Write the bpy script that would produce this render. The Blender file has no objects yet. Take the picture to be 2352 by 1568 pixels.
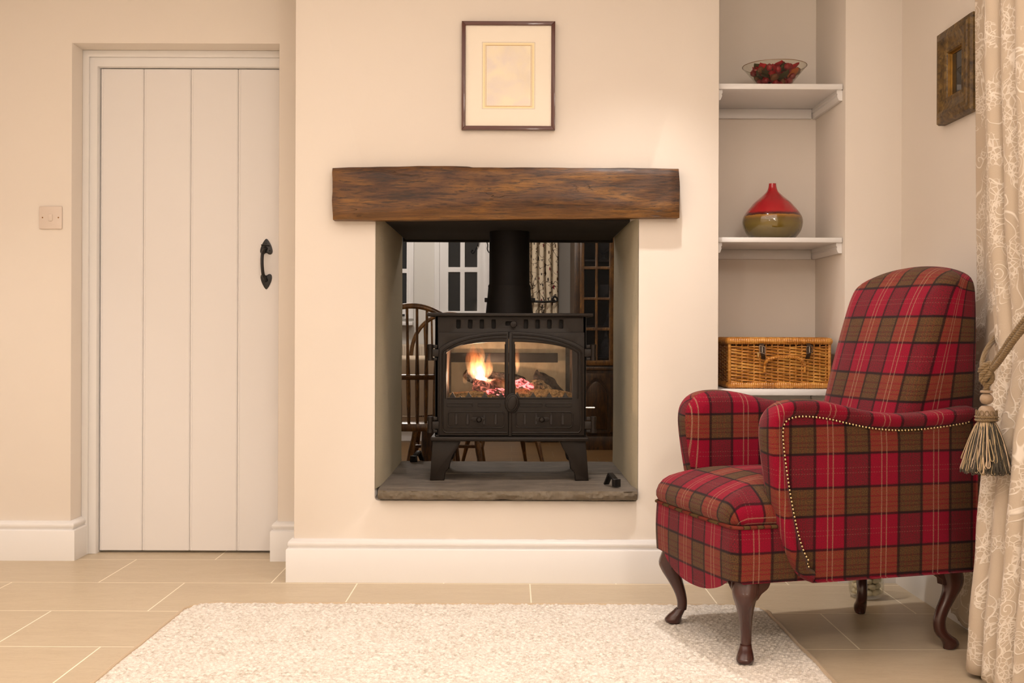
import bpy, bmesh, math, random
import numpy as np
from mathutils import Vector, Matrix, noise as mnoise
random.seed(7)
C = bpy.context.scene.collection
F = 2600.0; HC = 0.874; TH = math.radians(0.2)
PI = math.pi
def R(px, py):
    dx = px-1176; dy = py-766
    return (dx*math.cos(TH)+dy*math.sin(TH))/F, -(dy*math.cos(TH)-dx*math.sin(TH))/F
def W(px, py, Y):
    a, b = R(px, py); return Vector((a*Y, Y, HC+b*Y))
def WX(px, Y, py=766): return W(px, py, Y).x
def WZ(py, Y, px=1176): return W(px, py, Y).z

# ---------------- mesh builder
class MB:
    def __init__(s): s.v=[]; s.f=[]; s.uv=[]; s.mi=[]; s.has=False
    def add(s, vs, fs, uvs=None, mi=0):
        o=len(s.v); s.v += [tuple(p) for p in vs]
        for k,f in enumerate(fs):
            s.f.append(tuple(i+o for i in f)); s.mi.append(mi)
            if uvs is None: s.uv.append([(0,0)]*len(f))
            else: s.uv.append(uvs[k]); s.has=True
        return s
    def build(s, name, mat, parent=None, sharp=38, sub=0, bev=0):
        me=bpy.data.meshes.new(name)
        root=parent
        off=Vector((0,0,0))
        while root is not None: off+=root.location; root=root.parent
        me.from_pydata([tuple(Vector(p)-off) for p in s.v],[],s.f)
        mats = mat if isinstance(mat,(list,tuple)) else [mat]
        for m in mats: me.materials.append(m)
        me.polygons.foreach_set('material_index', s.mi)
        if s.has:
            l=me.uv_layers.new(name='UVMap')
            flat=[c for f in s.uv for p in f for c in p]
            l.data.foreach_set('uv',flat)
        bm=bmesh.new(); bm.from_mesh(me); bmesh.ops.recalc_face_normals(bm, faces=bm.faces); bm.to_mesh(me); bm.free()
        me.shade_smooth(); me.set_sharp_from_angle(angle=math.radians(sharp))
        o=bpy.data.objects.new(name,me); C.objects.link(o); o.parent=parent
        if bev:
            m=o.modifiers.new('b','BEVEL'); m.width=bev; m.segments=2; m.limit_method='ANGLE'; m.angle_limit=math.radians(40)
        if sub:
            m=o.modifiers.new('s','SUBSURF'); m.levels=sub; m.render_levels=sub
        return o
def box(mb, x0,x1,y0,y1,z0,z1, b=0.0, mi=0):
    x0,x1=min(x0,x1),max(x0,x1); y0,y1=min(y0,y1),max(y0,y1); z0,z1=min(z0,z1),max(z0,z1)
    if b<=0:
        v=[(x,y,z) for x in (x0,x1) for y in (y0,y1) for z in (z0,z1)]
        f=[(0,1,3,2),(4,6,7,5),(0,4,5,1),(2,3,7,6),(0,2,6,4),(1,5,7,3)]
        return mb.add(v,f,mi=mi)
    bm=bmesh.new(); bmesh.ops.create_cube(bm,size=1)
    for v in bm.verts: v.co=Vector(((x0+x1)/2+v.co.x*(x1-x0),(y0+y1)/2+v.co.y*(y1-y0),(z0+z1)/2+v.co.z*(z1-z0)))
    bmesh.ops.bevel(bm,geom=list(bm.edges),offset=b,segments=2,profile=.5,affect='EDGES')
    return addbm(mb,bm,mi)
def addbm(mb,bm,mi=0,M=None):
    bm.verts.index_update()
    vs=[(M@v.co if M else v.co.copy()) for v in bm.verts]
    fs=[tuple(v.index for v in f.verts) for f in bm.faces]
    bm.free(); return mb.add(vs,fs,mi=mi)
def obox(mb, c, ax, ay, az, hx, hy, hz, b=0, mi=0):
    """oriented box: centre, unit axes, half sizes"""
    t=MB(); box(t,-hx,hx,-hy,hy,-hz,hz,b)
    c=Vector(c); ax=Vector(ax).normalized(); ay=Vector(ay).normalized(); az=Vector(az).normalized()
    return mb.add([c+ax*p[0]+ay*p[1]+az*p[2] for p in t.v],t.f,mi=mi)
def catmull(p, n, closed=False):
    p=[Vector(q) for q in p]; m=len(p); out=[]
    segs = m if closed else m-1
    for i in range(n if closed else n):
        t = i*segs/(n if closed else n-1); k=min(int(t),segs-1); u=t-k
        if closed: a,b,c,d=p[(k-1)%m],p[k%m],p[(k+1)%m],p[(k+2)%m]
        else: a,b,c,d=p[max(k-1,0)],p[k],p[k+1],p[min(k+2,m-1)]
        out.append(0.5*((2*b)+(c-a)*u+(2*a-5*b+4*c-d)*u*u+(3*b-a-3*c+d)*u**3))
    return out
def resample(p, n, closed=False):
    p=[Vector(q) for q in p]
    if closed: p=p+[p[0]]
    L=[0]
    for a,b in zip(p,p[1:]): L.append(L[-1]+(b-a).length)
    out=[]; k=0; cnt = n
    for i in range(n):
        s=L[-1]*i/(n if closed else n-1)
        while k<len(p)-2 and L[k+1]<s: k+=1
        u=(s-L[k])/max(L[k+1]-L[k],1e-9); out.append(p[k].lerp(p[k+1],min(max(u,0),1)))
    return out
def frames(path, closed=False):
    path=[Vector(p) for p in path]; n=len(path); T=[]
    for i in range(n):
        a=path[(i-1)%n] if closed else path[max(i-1,0)]; b=path[(i+1)%n] if closed else path[min(i+1,n-1)]
        d=(b-a); T.append(d.normalized() if d.length>1e-9 else Vector((0,0,1)))
    up=Vector((0,0,1)) if abs(T[0].z)<.9 else Vector((0,1,0))
    A=(up-T[0]*up.dot(T[0])).normalized(); out=[]
    for t in T:
        A=(A-t*A.dot(t)).normalized(); out.append((t,A,t.cross(A)))
    return out
def tube(mb, path, r, n=10, closed=False, caps=True, mi=0, ell=None):
    path=[Vector(p) for p in path]; m=len(path)
    rr = r if isinstance(r,(list,tuple)) else [r]*m
    fr=frames(path,closed); vs=[]; fs=[]
    for i in range(m):
        t,A,B=fr[i]; ea,eb=(1,1) if ell is None else ell[i]
        for k in range(n):
            a=2*PI*k/n; vs.append(path[i]+A*(rr[i]*ea*math.cos(a))+B*(rr[i]*eb*math.sin(a)))
    for i in range(m if closed else m-1):
        j=(i+1)%m
        for k in range(n):
            l=(k+1)%n; fs.append((i*n+k,i*n+l,j*n+l,j*n+k))
    if caps and not closed:
        fs.append(tuple(range(n))[::-1]); fs.append(tuple((m-1)*n+k for k in range(n)))
    return mb.add(vs,fs,mi=mi)
def lathe(mb, prof, c=(0,0,0), n=32, mi=0, axis=None, caps=True):
    """prof: (r,h) list; axis vector (default z)"""
    c=Vector(c); az=Vector(axis or (0,0,1)).normalized()
    ax=Vector((1,0,0)) if abs(az.x)<.9 else Vector((0,1,0)); ax=(ax-az*ax.dot(az)).normalized(); ay=az.cross(ax)
    vs=[]; fs=[]
    for r,h in prof:
        for k in range(n):
            a=2*PI*k/n; vs.append(c+az*h+ax*(r*math.cos(a))+ay*(r*math.sin(a)))
    for i in range(len(prof)-1):
        for k in range(n):
            l=(k+1)%n; fs.append((i*n+k,i*n+l,(i+1)*n+l,(i+1)*n+k))
    if caps:
        fs.append(tuple(range(n))[::-1]); fs.append(tuple((len(prof)-1)*n+k for k in range(n)))
    return mb.add(vs,fs,mi=mi)
def rev(mb,c,r,n=16,axis=None,mi=0,flat=1.0):
    pr=[(r*math.sin(PI*i/n), -r*flat*math.cos(PI*i/n)) for i in range(n+1)]
    pr[0]=(1e-4*r,pr[0][1]); pr[-1]=(1e-4*r,pr[-1][1]); return lathe(mb,pr,c,n+8,mi,axis)
def plate(mb, polys, y0, y1, b=0.0, mi=0, M=None):
    """polygon(s) in (x,z) with holes, extruded from y0 to y1"""
    cu=bpy.data.curves.new('t','CURVE'); cu.dimensions='2D'; cu.fill_mode='BOTH'
    for p in polys:
        sp=cu.splines.new('POLY'); sp.points.add(len(p)-1)
        for i,q in enumerate(p): sp.points[i].co=(q[0],q[1],0,1)
        sp.use_cyclic_u=True
    h=abs(y1-y0)/2; cu.extrude=max(h-b,1e-5); cu.bevel_depth=b; cu.offset=-b; cu.bevel_resolution=1
    o=bpy.data.objects.new('t',cu); C.objects.link(o)
    dg=bpy.context.evaluated_depsgraph_get(); me=bpy.data.meshes.new_from_object(o.evaluated_get(dg))
    ym=(y0+y1)/2
    vs=[Vector((v.co.x, ym-v.co.z, v.co.y)) for v in me.vertices]
    if M is not None: vs=[M(v) for v in vs]
    fs=[tuple(p.vertices) for p in me.polygons]
    # weld
    bm=bmesh.new(); bv=[bm.verts.new(v) for v in vs]
    for f in fs:
        try: bm.faces.new([bv[i] for i in f])
        except ValueError: pass
    bmesh.ops.remove_doubles(bm,verts=bm.verts,dist=1e-6)
    addbm(mb,bm,mi)
    bpy.data.objects.remove(o); bpy.data.curves.remove(cu); bpy.data.meshes.remove(me)
    return mb
def rect(x0,x1,z0,z1,r=0,n=4):
    if r<=0: return [(x0,z0),(x1,z0),(x1,z1),(x0,z1)]
    out=[]
    for cx,cz,a0 in ((x1-r,z0+r,-90),(x1-r,z1-r,0),(x0+r,z1-r,90),(x0+r,z0+r,180)):
        for k in range(n+1):
            a=math.radians(a0+90*k/n); out.append((cx+r*math.cos(a),cz+r*math.sin(a)))
    return out
def normals2(c):
    n=len(c); out=[]
    area=sum(c[i][0]*c[(i+1)%n][1]-c[(i+1)%n][0]*c[i][1] for i in range(n))
    s=1 if area>0 else -1
    for i in range(n):
        a=Vector(c[(i-1)%n]); b=Vector(c[(i+1)%n]); d=(b-a); d=Vector((d[1],-d[0]))*s; out.append(d.normalized())
    return out
def pad(mb, contour, rings, mp, crown=0.0, caps=(0.15,.35,.55,.72,.86,.95), backcap=True, mi=0, uvf=None, wts=None, uvback=None, split=99, ngon=False, cexp=2.5):
    """upholstered pad. contour 2D closed; rings (inset, depth); mp(a,b,depth)->world. cap crowned toward -depth"""
    c=[Vector(p[:2]) if len(p)>2 else Vector(p) for p in contour]; n=len(c); nr=normals2(c)
    cen=sum(c,Vector((0,0)))/n
    wt=wts or [1]*n
    i0,d0=rings[0][:2]; base=[c[i]-nr[i]*i0*wt[i] for i in range(n)]
    vs=[];uv=[];uvB={}
    vs.append(mp(cen.x,cen.y,d0-crown)); uv.append((cen.x,cen.y))
    lay=[]
    for s in caps:
        dd=d0-crown*(1-s**cexp)
        row=[]
        for p in base:
            q=cen+(p-cen)*s; row.append(len(vs)); vs.append(mp(q.x,q.y,dd)); uv.append((q.x,q.y))
        lay.append(row)
    t=0; prev=rings[0]
    for k,rg in enumerate(rings):
        off,d=rg[:2]
        t+=(rg[2] if len(rg)>2 else math.hypot(off-prev[0],d-prev[1])); prev=(off,d); row=[]
        for i in range(n):
            q=c[i]-nr[i]*off*wt[i]; row.append(len(vs)); vs.append(mp(q.x,q.y,d if d>=0 else d*wt[i])); u=base[i]+nr[i]*t; uv.append((u.x,u.y)); uvB[len(uv)-1]=(q.x,q.y)
        lay.append(row)
    fs=[];fu=[]
    uvf=uvf or (lambda a,b:(a,b))
    def U(i): return uvf(*uv[i])
    for i in range(n):
        f=(0,lay[0][i],lay[0][(i+1)%n]); fs.append(f); fu.append([U(j) for j in f])
    for li,(a,b) in enumerate(zip(lay,lay[1:])):
        useB=(li+1-len(caps))>split
        for i in range(n):
            j=(i+1)%n; f=(a[i],b[i],b[j],a[j]); fs.append(f); fu.append([uvf(*uvB[x]) if useB else U(x) for x in f])
    if ngon:
        row=lay[-1]; fs.append(tuple(row)); fu.append([uvf(*uvB[x]) for x in row])
    elif backcap:
        row=lay[-1]
        # ring-scaled back cap
        ci=len(vs); q=cen; vs.append(mp(q.x,q.y,rings[-1][1])); off=rings[-1][0]
        for i in range(n):
            j=(i+1)%n; f=(row[i],ci,row[j]); fs.append(f)
            P=[c[i]-nr[i]*off*wt[i], cen, c[j]-nr[j]*off*wt[j]]; fu.append([(uvback or uvf)(p.x,p.y) for p in P])
    return mb.add(vs,fs,fu,mi)
def rope(mb, path, R_, strands=3, turns_per_m=45, n=6, step=0.004, mi=0):
    path=[Vector(p) for p in path]
    L=sum((b-a).length for a,b in zip(path,path[1:])); m=max(int(L/step),8)
    path=resample(path,m); fr=frames(path)
    for s in range(strands):
        pts=[]
        for i,(p,(t,A,B)) in enumerate(zip(path,fr)):
            a=2*PI*(s/strands+turns_per_m*L*i/m); pts.append(p+A*(R_*.5*math.cos(a))+B*(R_*.5*math.sin(a)))
        tube(mb,pts,R_*.56,n,mi=mi)

# ---------------- tagging
def thing(name,label,cat,loc=(0,0,0),group=None):
    o=bpy.data.objects.new(name,None); C.objects.link(o); o.location=loc; o.empty_display_size=.05
    o['label']=label; o['category']=cat
    if group: o['group']=group
    return o
def tag(o,label,cat,group=None,kind=None):
    o['label']=label; o['category']=cat
    if group: o['group']=group
    if kind: o['kind']=kind
    return o
def struct(o,label=None,cat=None):
    o['kind']='structure'
    if label: o['label']=label
    if cat: o['category']=cat
    return o

# ---------------- node helper
class N:
    def __init__(s,name):
        s.m=bpy.data.materials.new(name); s.m.use_nodes=True; s.t=s.m.node_tree; s.t.nodes.clear()
        s.out=s.t.nodes.new('ShaderNodeOutputMaterial')
    def n(s,ty,**kw):
        x=s.t.nodes.new(ty)
        for k,v in kw.items(): setattr(x,k,v)
        return x
    def set(s,sock,v):
        if v is None: return
        if isinstance(v,bpy.types.NodeSocket): s.t.links.new(v,sock)
        else:
            if hasattr(sock,'default_value'):
                try: sock.default_value=v
                except Exception:
                    if isinstance(v,(tuple,list)): sock.default_value=tuple(v)+(1,)*(4-len(v))
                    else: sock.default_value=(v,v,v)
    def math(s,op,a,b=None,c=None,clamp=False):
        x=s.n('ShaderNodeMath',operation=op,use_clamp=clamp); s.set(x.inputs[0],a); s.set(x.inputs[1],b); s.set(x.inputs[2],c); return x.outputs[0]
    def mix(s,f,a,b,bt='MIX'):
        x=s.n('ShaderNodeMix',data_type='RGBA',blend_type=bt); s.set(x.inputs[0],f)
        for i,v in ((6,a),(7,b)):
            if isinstance(v,(tuple,list)) and len(v)==3: v=tuple(v)+(1,)
            s.set(x.inputs[i],v)
        return x.outputs[2]
    def mixf(s,f,a,b):
        x=s.n('ShaderNodeMix',data_type='FLOAT'); s.set(x.inputs[0],f); s.set(x.inputs[2],a); s.set(x.inputs[3],b); return x.outputs[0]
    def co(s,w='Object'): return s.n('ShaderNodeTexCoord').outputs[w]
    def map(s,v,scale=(1,1,1),loc=(0,0,0),rot=(0,0,0)):
        x=s.n('ShaderNodeMapping'); s.set(x.inputs[0],v); x.inputs[1].default_value=loc; x.inputs[2].default_value=rot; x.inputs[3].default_value=scale; return x.outputs[0]
    def sep(s,v):
        x=s.n('ShaderNodeSeparateXYZ'); s.set(x.inputs[0],v); return x.outputs
    def comb(s,a,b,c=0):
        x=s.n('ShaderNodeCombineXYZ'); s.set(x.inputs[0],a); s.set(x.inputs[1],b); s.set(x.inputs[2],c); return x.outputs[0]
    def noise(s,v,scale,detail=3,rough=.55,dist=0,col=False):
        x=s.n('ShaderNodeTexNoise'); s.set(x.inputs['Vector'],v); x.inputs['Scale'].default_value=scale; x.inputs['Detail'].default_value=detail
        x.inputs['Roughness'].default_value=rough; x.inputs['Distortion'].default_value=dist; return x.outputs[1 if col else 0]
    def voro(s,v,scale,feature='F1',out='Distance',rnd=1):
        x=s.n('ShaderNodeTexVoronoi',feature=feature); s.set(x.inputs['Vector'],v); x.inputs['Scale'].default_value=scale
        if 'Randomness' in x.inputs: x.inputs['Randomness'].default_value=rnd
        return x.outputs[out]
    def n_pos(s,v,scale):
        x=s.n('ShaderNodeTexVoronoi'); s.set(x.inputs['Vector'],v); x.inputs['Scale'].default_value=scale; return x.outputs['Position']
    def ramp(s,f,stops,interp='LINEAR'):
        x=s.n('ShaderNodeValToRGB'); s.set(x.inputs[0],f); e=x.color_ramp.elements; x.color_ramp.interpolation=interp
        while len(e)<len(stops): e.new(.5)
        for i,(p,c) in enumerate(stops):
            e[i].position=p; e[i].color=(c,c,c,1) if isinstance(c,(int,float)) else tuple(c)+(1,)
        return x.outputs[0]
    def bump(s,h,strength=.5,dist=.002,nrm=None):
        x=s.n('ShaderNodeBump'); s.set(x.inputs['Height'],h); x.inputs['Strength'].default_value=strength; x.inputs['Distance'].default_value=dist
        if nrm is not None: s.set(x.inputs['Normal'],nrm)
        return x.outputs[0]
    def pr(s,col,rough=.5,metal=0,bump=None,coat=0,spec=.5,sheen=0,trans=0,ior=1.45,alpha=None,subs=0,emit=None,es=0,coatr=.05):
        x=s.n('ShaderNodeBsdfPrincipled')
        if isinstance(col,(tuple,list)): col=tuple(col)+(1,) if len(col)==3 else col
        s.set(x.inputs['Base Color'],col); s.set(x.inputs['Roughness'],rough); s.set(x.inputs['Metallic'],metal)
        x.inputs['IOR'].default_value=ior; x.inputs['Coat Weight'].default_value=coat; x.inputs['Coat Roughness'].default_value=coatr
        x.inputs['Specular IOR Level'].default_value=spec; x.inputs['Sheen Weight'].default_value=sheen
        x.inputs['Transmission Weight'].default_value=trans
        if bump is not None: s.set(x.inputs['Normal'],bump)
        if emit is not None: s.set(x.inputs['Emission Color'],tuple(emit)+(1,) if isinstance(emit,tuple) else emit); s.set(x.inputs['Emission Strength'],es)
        s.last=x; return x.outputs[0]
    def done(s,surf=None,vol=None,disp=None):
        if surf is not None: s.t.links.new(surf,s.out.inputs[0])
        if vol is not None: s.t.links.new(vol,s.out.inputs[1])
        return s.m
def srgb(r,g,b):
    f=lambda c:(c/255/12.92) if c/255<=.04045 else ((c/255+.055)/1.055)**2.4
    return (f(r),f(g),f(b))
def simple(name,col,rough=.5,metal=0,**kw):
    k=N(name); return k.done(k.pr(col,rough,metal,**kw))
# ---------------- materials
def m_paint(name,col,rough=.6,bs=.15,var=.03):
    k=N(name); v=k.co(); n1=k.noise(v,2.3,3); n2=k.noise(v,60,4,.6); n3=k.noise(v,14,3)
    c=k.mix(k.math('MULTIPLY',n1,.5),tuple(x*(1-var) for x in col),tuple(min(x*(1+var),1) for x in col))
    h=k.math('ADD',k.math('MULTIPLY',n2,.35),n3)
    return k.done(k.pr(c,rough,bump=k.bump(h,bs,.004),spec=.3))
WALL=m_paint('cream_wall_paint',(.80,.735,.66),.75,.12)
WALL2=m_paint('dining_wall_paint',(.66,.64,.60),.7,.1)
WHITE=m_paint('white_gloss_paint',(.80,.785,.77),.32,.03,.01)
DOORW=m_paint('white_door_paint',(.80,.775,.76),.42,.05,.015)
CEIL=m_paint('ceiling_paint',(.84,.81,.76),.8,.05)
def m_rough_plaster():
    k=N('rough_plaster'); v=k.co(); n=k.noise(v,150,5,.7); b=k.noise(v,12,3)
    c=k.mix(n,srgb(188,178,152),srgb(216,206,180))
    return k.done(k.pr(c,.9,bump=k.bump(k.math('ADD',n,k.math('MULTIPLY',b,.5)),.8,.004),spec=.2))
PLASTER=m_rough_plaster()
def m_tiles():
    k=N('stone_floor_tiles'); v=k.co(); m=k.map(v,loc=(-.0655+.3015+6.03,-3.551+8.08,0))
    def brick(ms,c1,c2):
        x=k.n('ShaderNodeTexBrick'); k.set(x.inputs['Vector'],m); x.offset=.5; x.offset_frequency=2; x.squash=1
        x.inputs['Color1'].default_value=c1+(1,); x.inputs['Color2'].default_value=c2+(1,); x.inputs['Mortar'].default_value=(1,1,1,1)
        x.inputs['Scale'].default_value=1; x.inputs['Mortar Size'].default_value=ms; x.inputs['Mortar Smooth'].default_value=.1
        x.inputs['Brick Width'].default_value=.603; x.inputs['Row Height'].default_value=.404; x.inputs['Bias'].default_value=0; return x
    b=brick(.0022,(.0,.0,.0),(.5,.5,.5))
    w=k.map(v,scale=(1.1,4.5,1)); n1=k.noise(w,3.2,6,.62,1.2); n2=k.noise(v,160,3,.6); n3=k.noise(k.map(v,scale=(1,5,1),rot=(0,0,.25)),5,8,.7,2.5)
    base=k.mix(n1,srgb(186,169,142),srgb(208,192,166))
    vein=k.ramp(n3,[(.46,0),(.5,1),(.54,0)])
    base=k.mix(k.math('MULTIPLY',vein,.16),base,srgb(146,116,78))
    base=k.mix(k.math('MULTIPLY',k.sep(b.outputs[0])[0],.14),base,srgb(230,212,176))
    base=k.mix(k.math('MULTIPLY',n2,.12),base,srgb(175,150,110))
    col=k.mix(b.outputs[1],base,srgb(246,236,214))
    h=k.math('SUBTRACT',k.math('MULTIPLY',n2,.15),k.math('MULTIPLY',b.outputs[1],1))
    rough=k.mixf(b.outputs[1],.36,.8)
    return k.done(k.pr(col,rough,bump=k.bump(h,.3,.0015),spec=.35))
TILE=m_tiles()
def m_wood(name,dark,mid,light,sc=1,axis='X',rough=.4,coat=.15,bs=.3,checks=True):
    k=N(name); v=k.co(); s={'X':(1,9,9),'Y':(9,1,9),'Z':(9,9,1)}[axis]
    w=k.map(v,scale=tuple(a*sc for a in s)); n0=k.noise(k.map(v,scale=(1.2*sc,2.6*sc,2.6*sc) if axis=='X' else (2.6*sc,2.6*sc,1.2*sc)),2.2,4,.5,1.0)
    n1=k.noise(w,2.2,8,.62,1.6); n2=k.noise(k.map(v,scale=tuple(a*sc*3.2 for a in s)),5,5,.7,.6); 
    f=k.math('ADD',k.math('MULTIPLY',n1,.6),k.math('MULTIPLY',n0,.5))
    c=k.ramp(f,[(.36,dark),(.52,mid),(.68,light)])
    c=k.mix(k.ramp(n2,[(.38,.75),(.52,0)]),c,tuple(x*.35 for x in dark))
    h=k.math('ADD',k.math('MULTIPLY',n2,.8),n1)
    if checks:
        zz=k.math('ADD',k.sep(v)[2],k.math('MULTIPLY',n0,.05)); c=k.mix(k.ramp(k.math('SUBTRACT',zz,1.0),[(.285,.55),(.35,0)]),c,k.mix(n1,srgb(70,40,12),srgb(176,122,46)))
        ck=k.noise(k.map(v,scale=tuple(a*sc*1.5 for a in s),rot=(0,.12,0)),1.9,3,.5,1.5)
        cm=k.ramp(ck,[(.487,0),(.5,1),(.513,0)]); pm=k.ramp(k.noise(v,5*sc,2),[(.56,0),(.63,1)]); cm=k.math('MULTIPLY',cm,pm)
        c=k.mix(k.math('MULTIPLY',cm,.85),c,(.01,.005,.003)); h=k.math('SUBTRACT',h,k.math('MULTIPLY',cm,2))
    return k.done(k.pr(c,rough,bump=k.bump(h,bs,.003),coat=coat,coatr=.3))
OAK=m_wood('aged_oak',srgb(38,22,9),srgb(80,48,19),srgb(128,86,32),1.0,'X',.5,.08,.6)
CAB=m_wood('dark_cabinet_wood',srgb(26,16,7),srgb(62,38,14),srgb(94,62,26),2.0,'Z',.35,.3,.1,False)
CHW=m_wood('honey_chair_wood',srgb(52,32,10),srgb(100,64,24),srgb(140,96,42),2.5,'Z',.3,.35,.08,False)
FRM=simple('dark_frame_wood',srgb(82,38,22),.35,coat=.3)
def m_rustic():
    k=N('rustic_frame_wood'); v=k.co(); n=k.noise(k.map(v,scale=(6,6,6)),4,6,.65,1); n2=k.noise(v,60,4,.7)
    c=k.ramp(n,[(.3,srgb(52,36,14)),(.5,srgb(98,74,36)),(.72,srgb(140,112,60))]); c=k.mix(k.ramp(n2,[(.35,.8),(.5,0)]),c,(.02,.01,.003))
    return k.done(k.pr(c,.5,bump=k.bump(k.math('ADD',n2,n),.5,.003),coat=.1))
RUST=m_rustic()
def m_gold():
    k=N('worn_gold'); v=k.co(); n=k.noise(v,50,4); return k.done(k.pr(k.mix(n,srgb(96,66,18),srgb(176,128,44)),.4,.5,bump=k.bump(n,.3,.002)))
GOLD=m_gold()
def m_stone():
    k=N('grey_hearth_stone'); v=k.co(); n=k.noise(k.map(v,scale=(1,2.5,2)),7,8,.65,.6); n2=k.noise(v,70,5,.7); n3=k.noise(v,28,4,.6,1)
    c=k.ramp(n,[(.3,srgb(90,82,74)),(.55,srgb(118,108,98)),(.75,srgb(140,128,114))]); c=k.mix(k.math('MULTIPLY',n2,.4),c,srgb(84,76,62))
    nn=k.n('ShaderNodeNewGeometry').outputs['Normal']; fz=k.math('ABSOLUTE',k.sep(nn)[1])
    c=k.mix(k.math('MULTIPLY',k.ramp(fz,[(.3,0),(.7,1)]),.45),c,k.mix(n3,srgb(84,74,54),srgb(136,122,98)))
    h=k.math('ADD',n,k.math('MULTIPLY',n2,.35)); return k.done(k.pr(c,.7,bump=k.bump(h,.8,.006),spec=.3))
STONE=m_stone()
def m_iron(name,col,rough=.5,bs=.12,spec=.5):
    k=N(name); v=k.co(); n=k.noise(v,220,3,.6); n2=k.noise(v,8,3)
    c=k.mix(n2,tuple(x*.85 for x in col),tuple(x*1.15 for x in col))
    return k.done(k.pr(c,rough,bump=k.bump(n,bs,.0008),spec=spec))
IRON=m_iron('stove_cast_iron',srgb(27,20,14),.46,spec=.32)
IRON_D=m_iron('stove_dark_iron',srgb(34,28,25),.6)
FLUE=m_iron('black_flue_steel',srgb(18,14,12),.6,spec=.25)
BLACK=m_iron('black_wrought_iron',(.008,.007,.007),.35,.2)
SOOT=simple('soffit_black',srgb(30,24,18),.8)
STEEL=simple('bright_steel',(.6,.56,.5),.25,1)
def m_glass(name,tint=(1,1,1),film=0,filmcol=(.5,.45,.3),refl=.9,rough=0.0):
    k=N(name); tr=k.n('ShaderNodeBsdfTransparent'); tr.inputs[0].default_value=tint+(1,)
    gl=k.n('ShaderNodeBsdfGlossy'); gl.inputs['Roughness'].default_value=rough
    fr=k.n('ShaderNodeFresnel'); k.set(fr.inputs[0],k.mixf(k.n('ShaderNodeNewGeometry').outputs['Backfacing'],1.5,1/1.5))
    mx=k.n('ShaderNodeMixShader'); k.set(mx.inputs[0],k.math('MULTIPLY',fr.outputs[0],refl)); k.t.links.new(tr.outputs[0],mx.inputs[1]); k.t.links.new(gl.outputs[0],mx.inputs[2])
    o=mx.outputs[0]
    if film:
        df=k.n('ShaderNodeBsdfDiffuse'); df.inputs[0].default_value=filmcol+(1,); tl=k.n('ShaderNodeBsdfTranslucent'); tl.inputs[0].default_value=filmcol+(1,)
        m1=k.n('ShaderNodeMixShader'); m1.inputs[0].default_value=.5; k.t.links.new(df.outputs[0],m1.inputs[1]); k.t.links.new(tl.outputs[0],m1.inputs[2])
        v=k.co(); nz=k.noise(k.map(v,scale=(1,1,.5)),16,4,.6)
        m2=k.n('ShaderNodeMixShader'); k.set(m2.inputs[0],k.math('MULTIPLY',k.ramp(nz,[(.3,.6),(.6,1)]),film)); k.t.links.new(o,m2.inputs[1]); k.t.links.new(m1.outputs[0],m2.inputs[2]); o=m2.outputs[0]
    return k.done(o)
PANE=m_glass('clear_pane',(.99,.98,.96),refl=.45); SOOTG=m_glass('sooted_rear_pane',(.80,.76,.66),.6,srgb(232,214,184))
PANE_D=simple('night_window_pane',(.012,.014,.016),.06,spec=.8)
BOWLG=m_glass('bowl_glass',(.95,.94,.9),refl=1.0)
VASEG=m_glass('vase_glass',(.96,.96,.93),refl=1.0)
def m_crystal():
    k=N('cut_crystal'); return k.done(k.pr((.9,.9,.95),.08,trans=.8,ior=1.5,emit=None))
CRYS=m_crystal()
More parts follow.
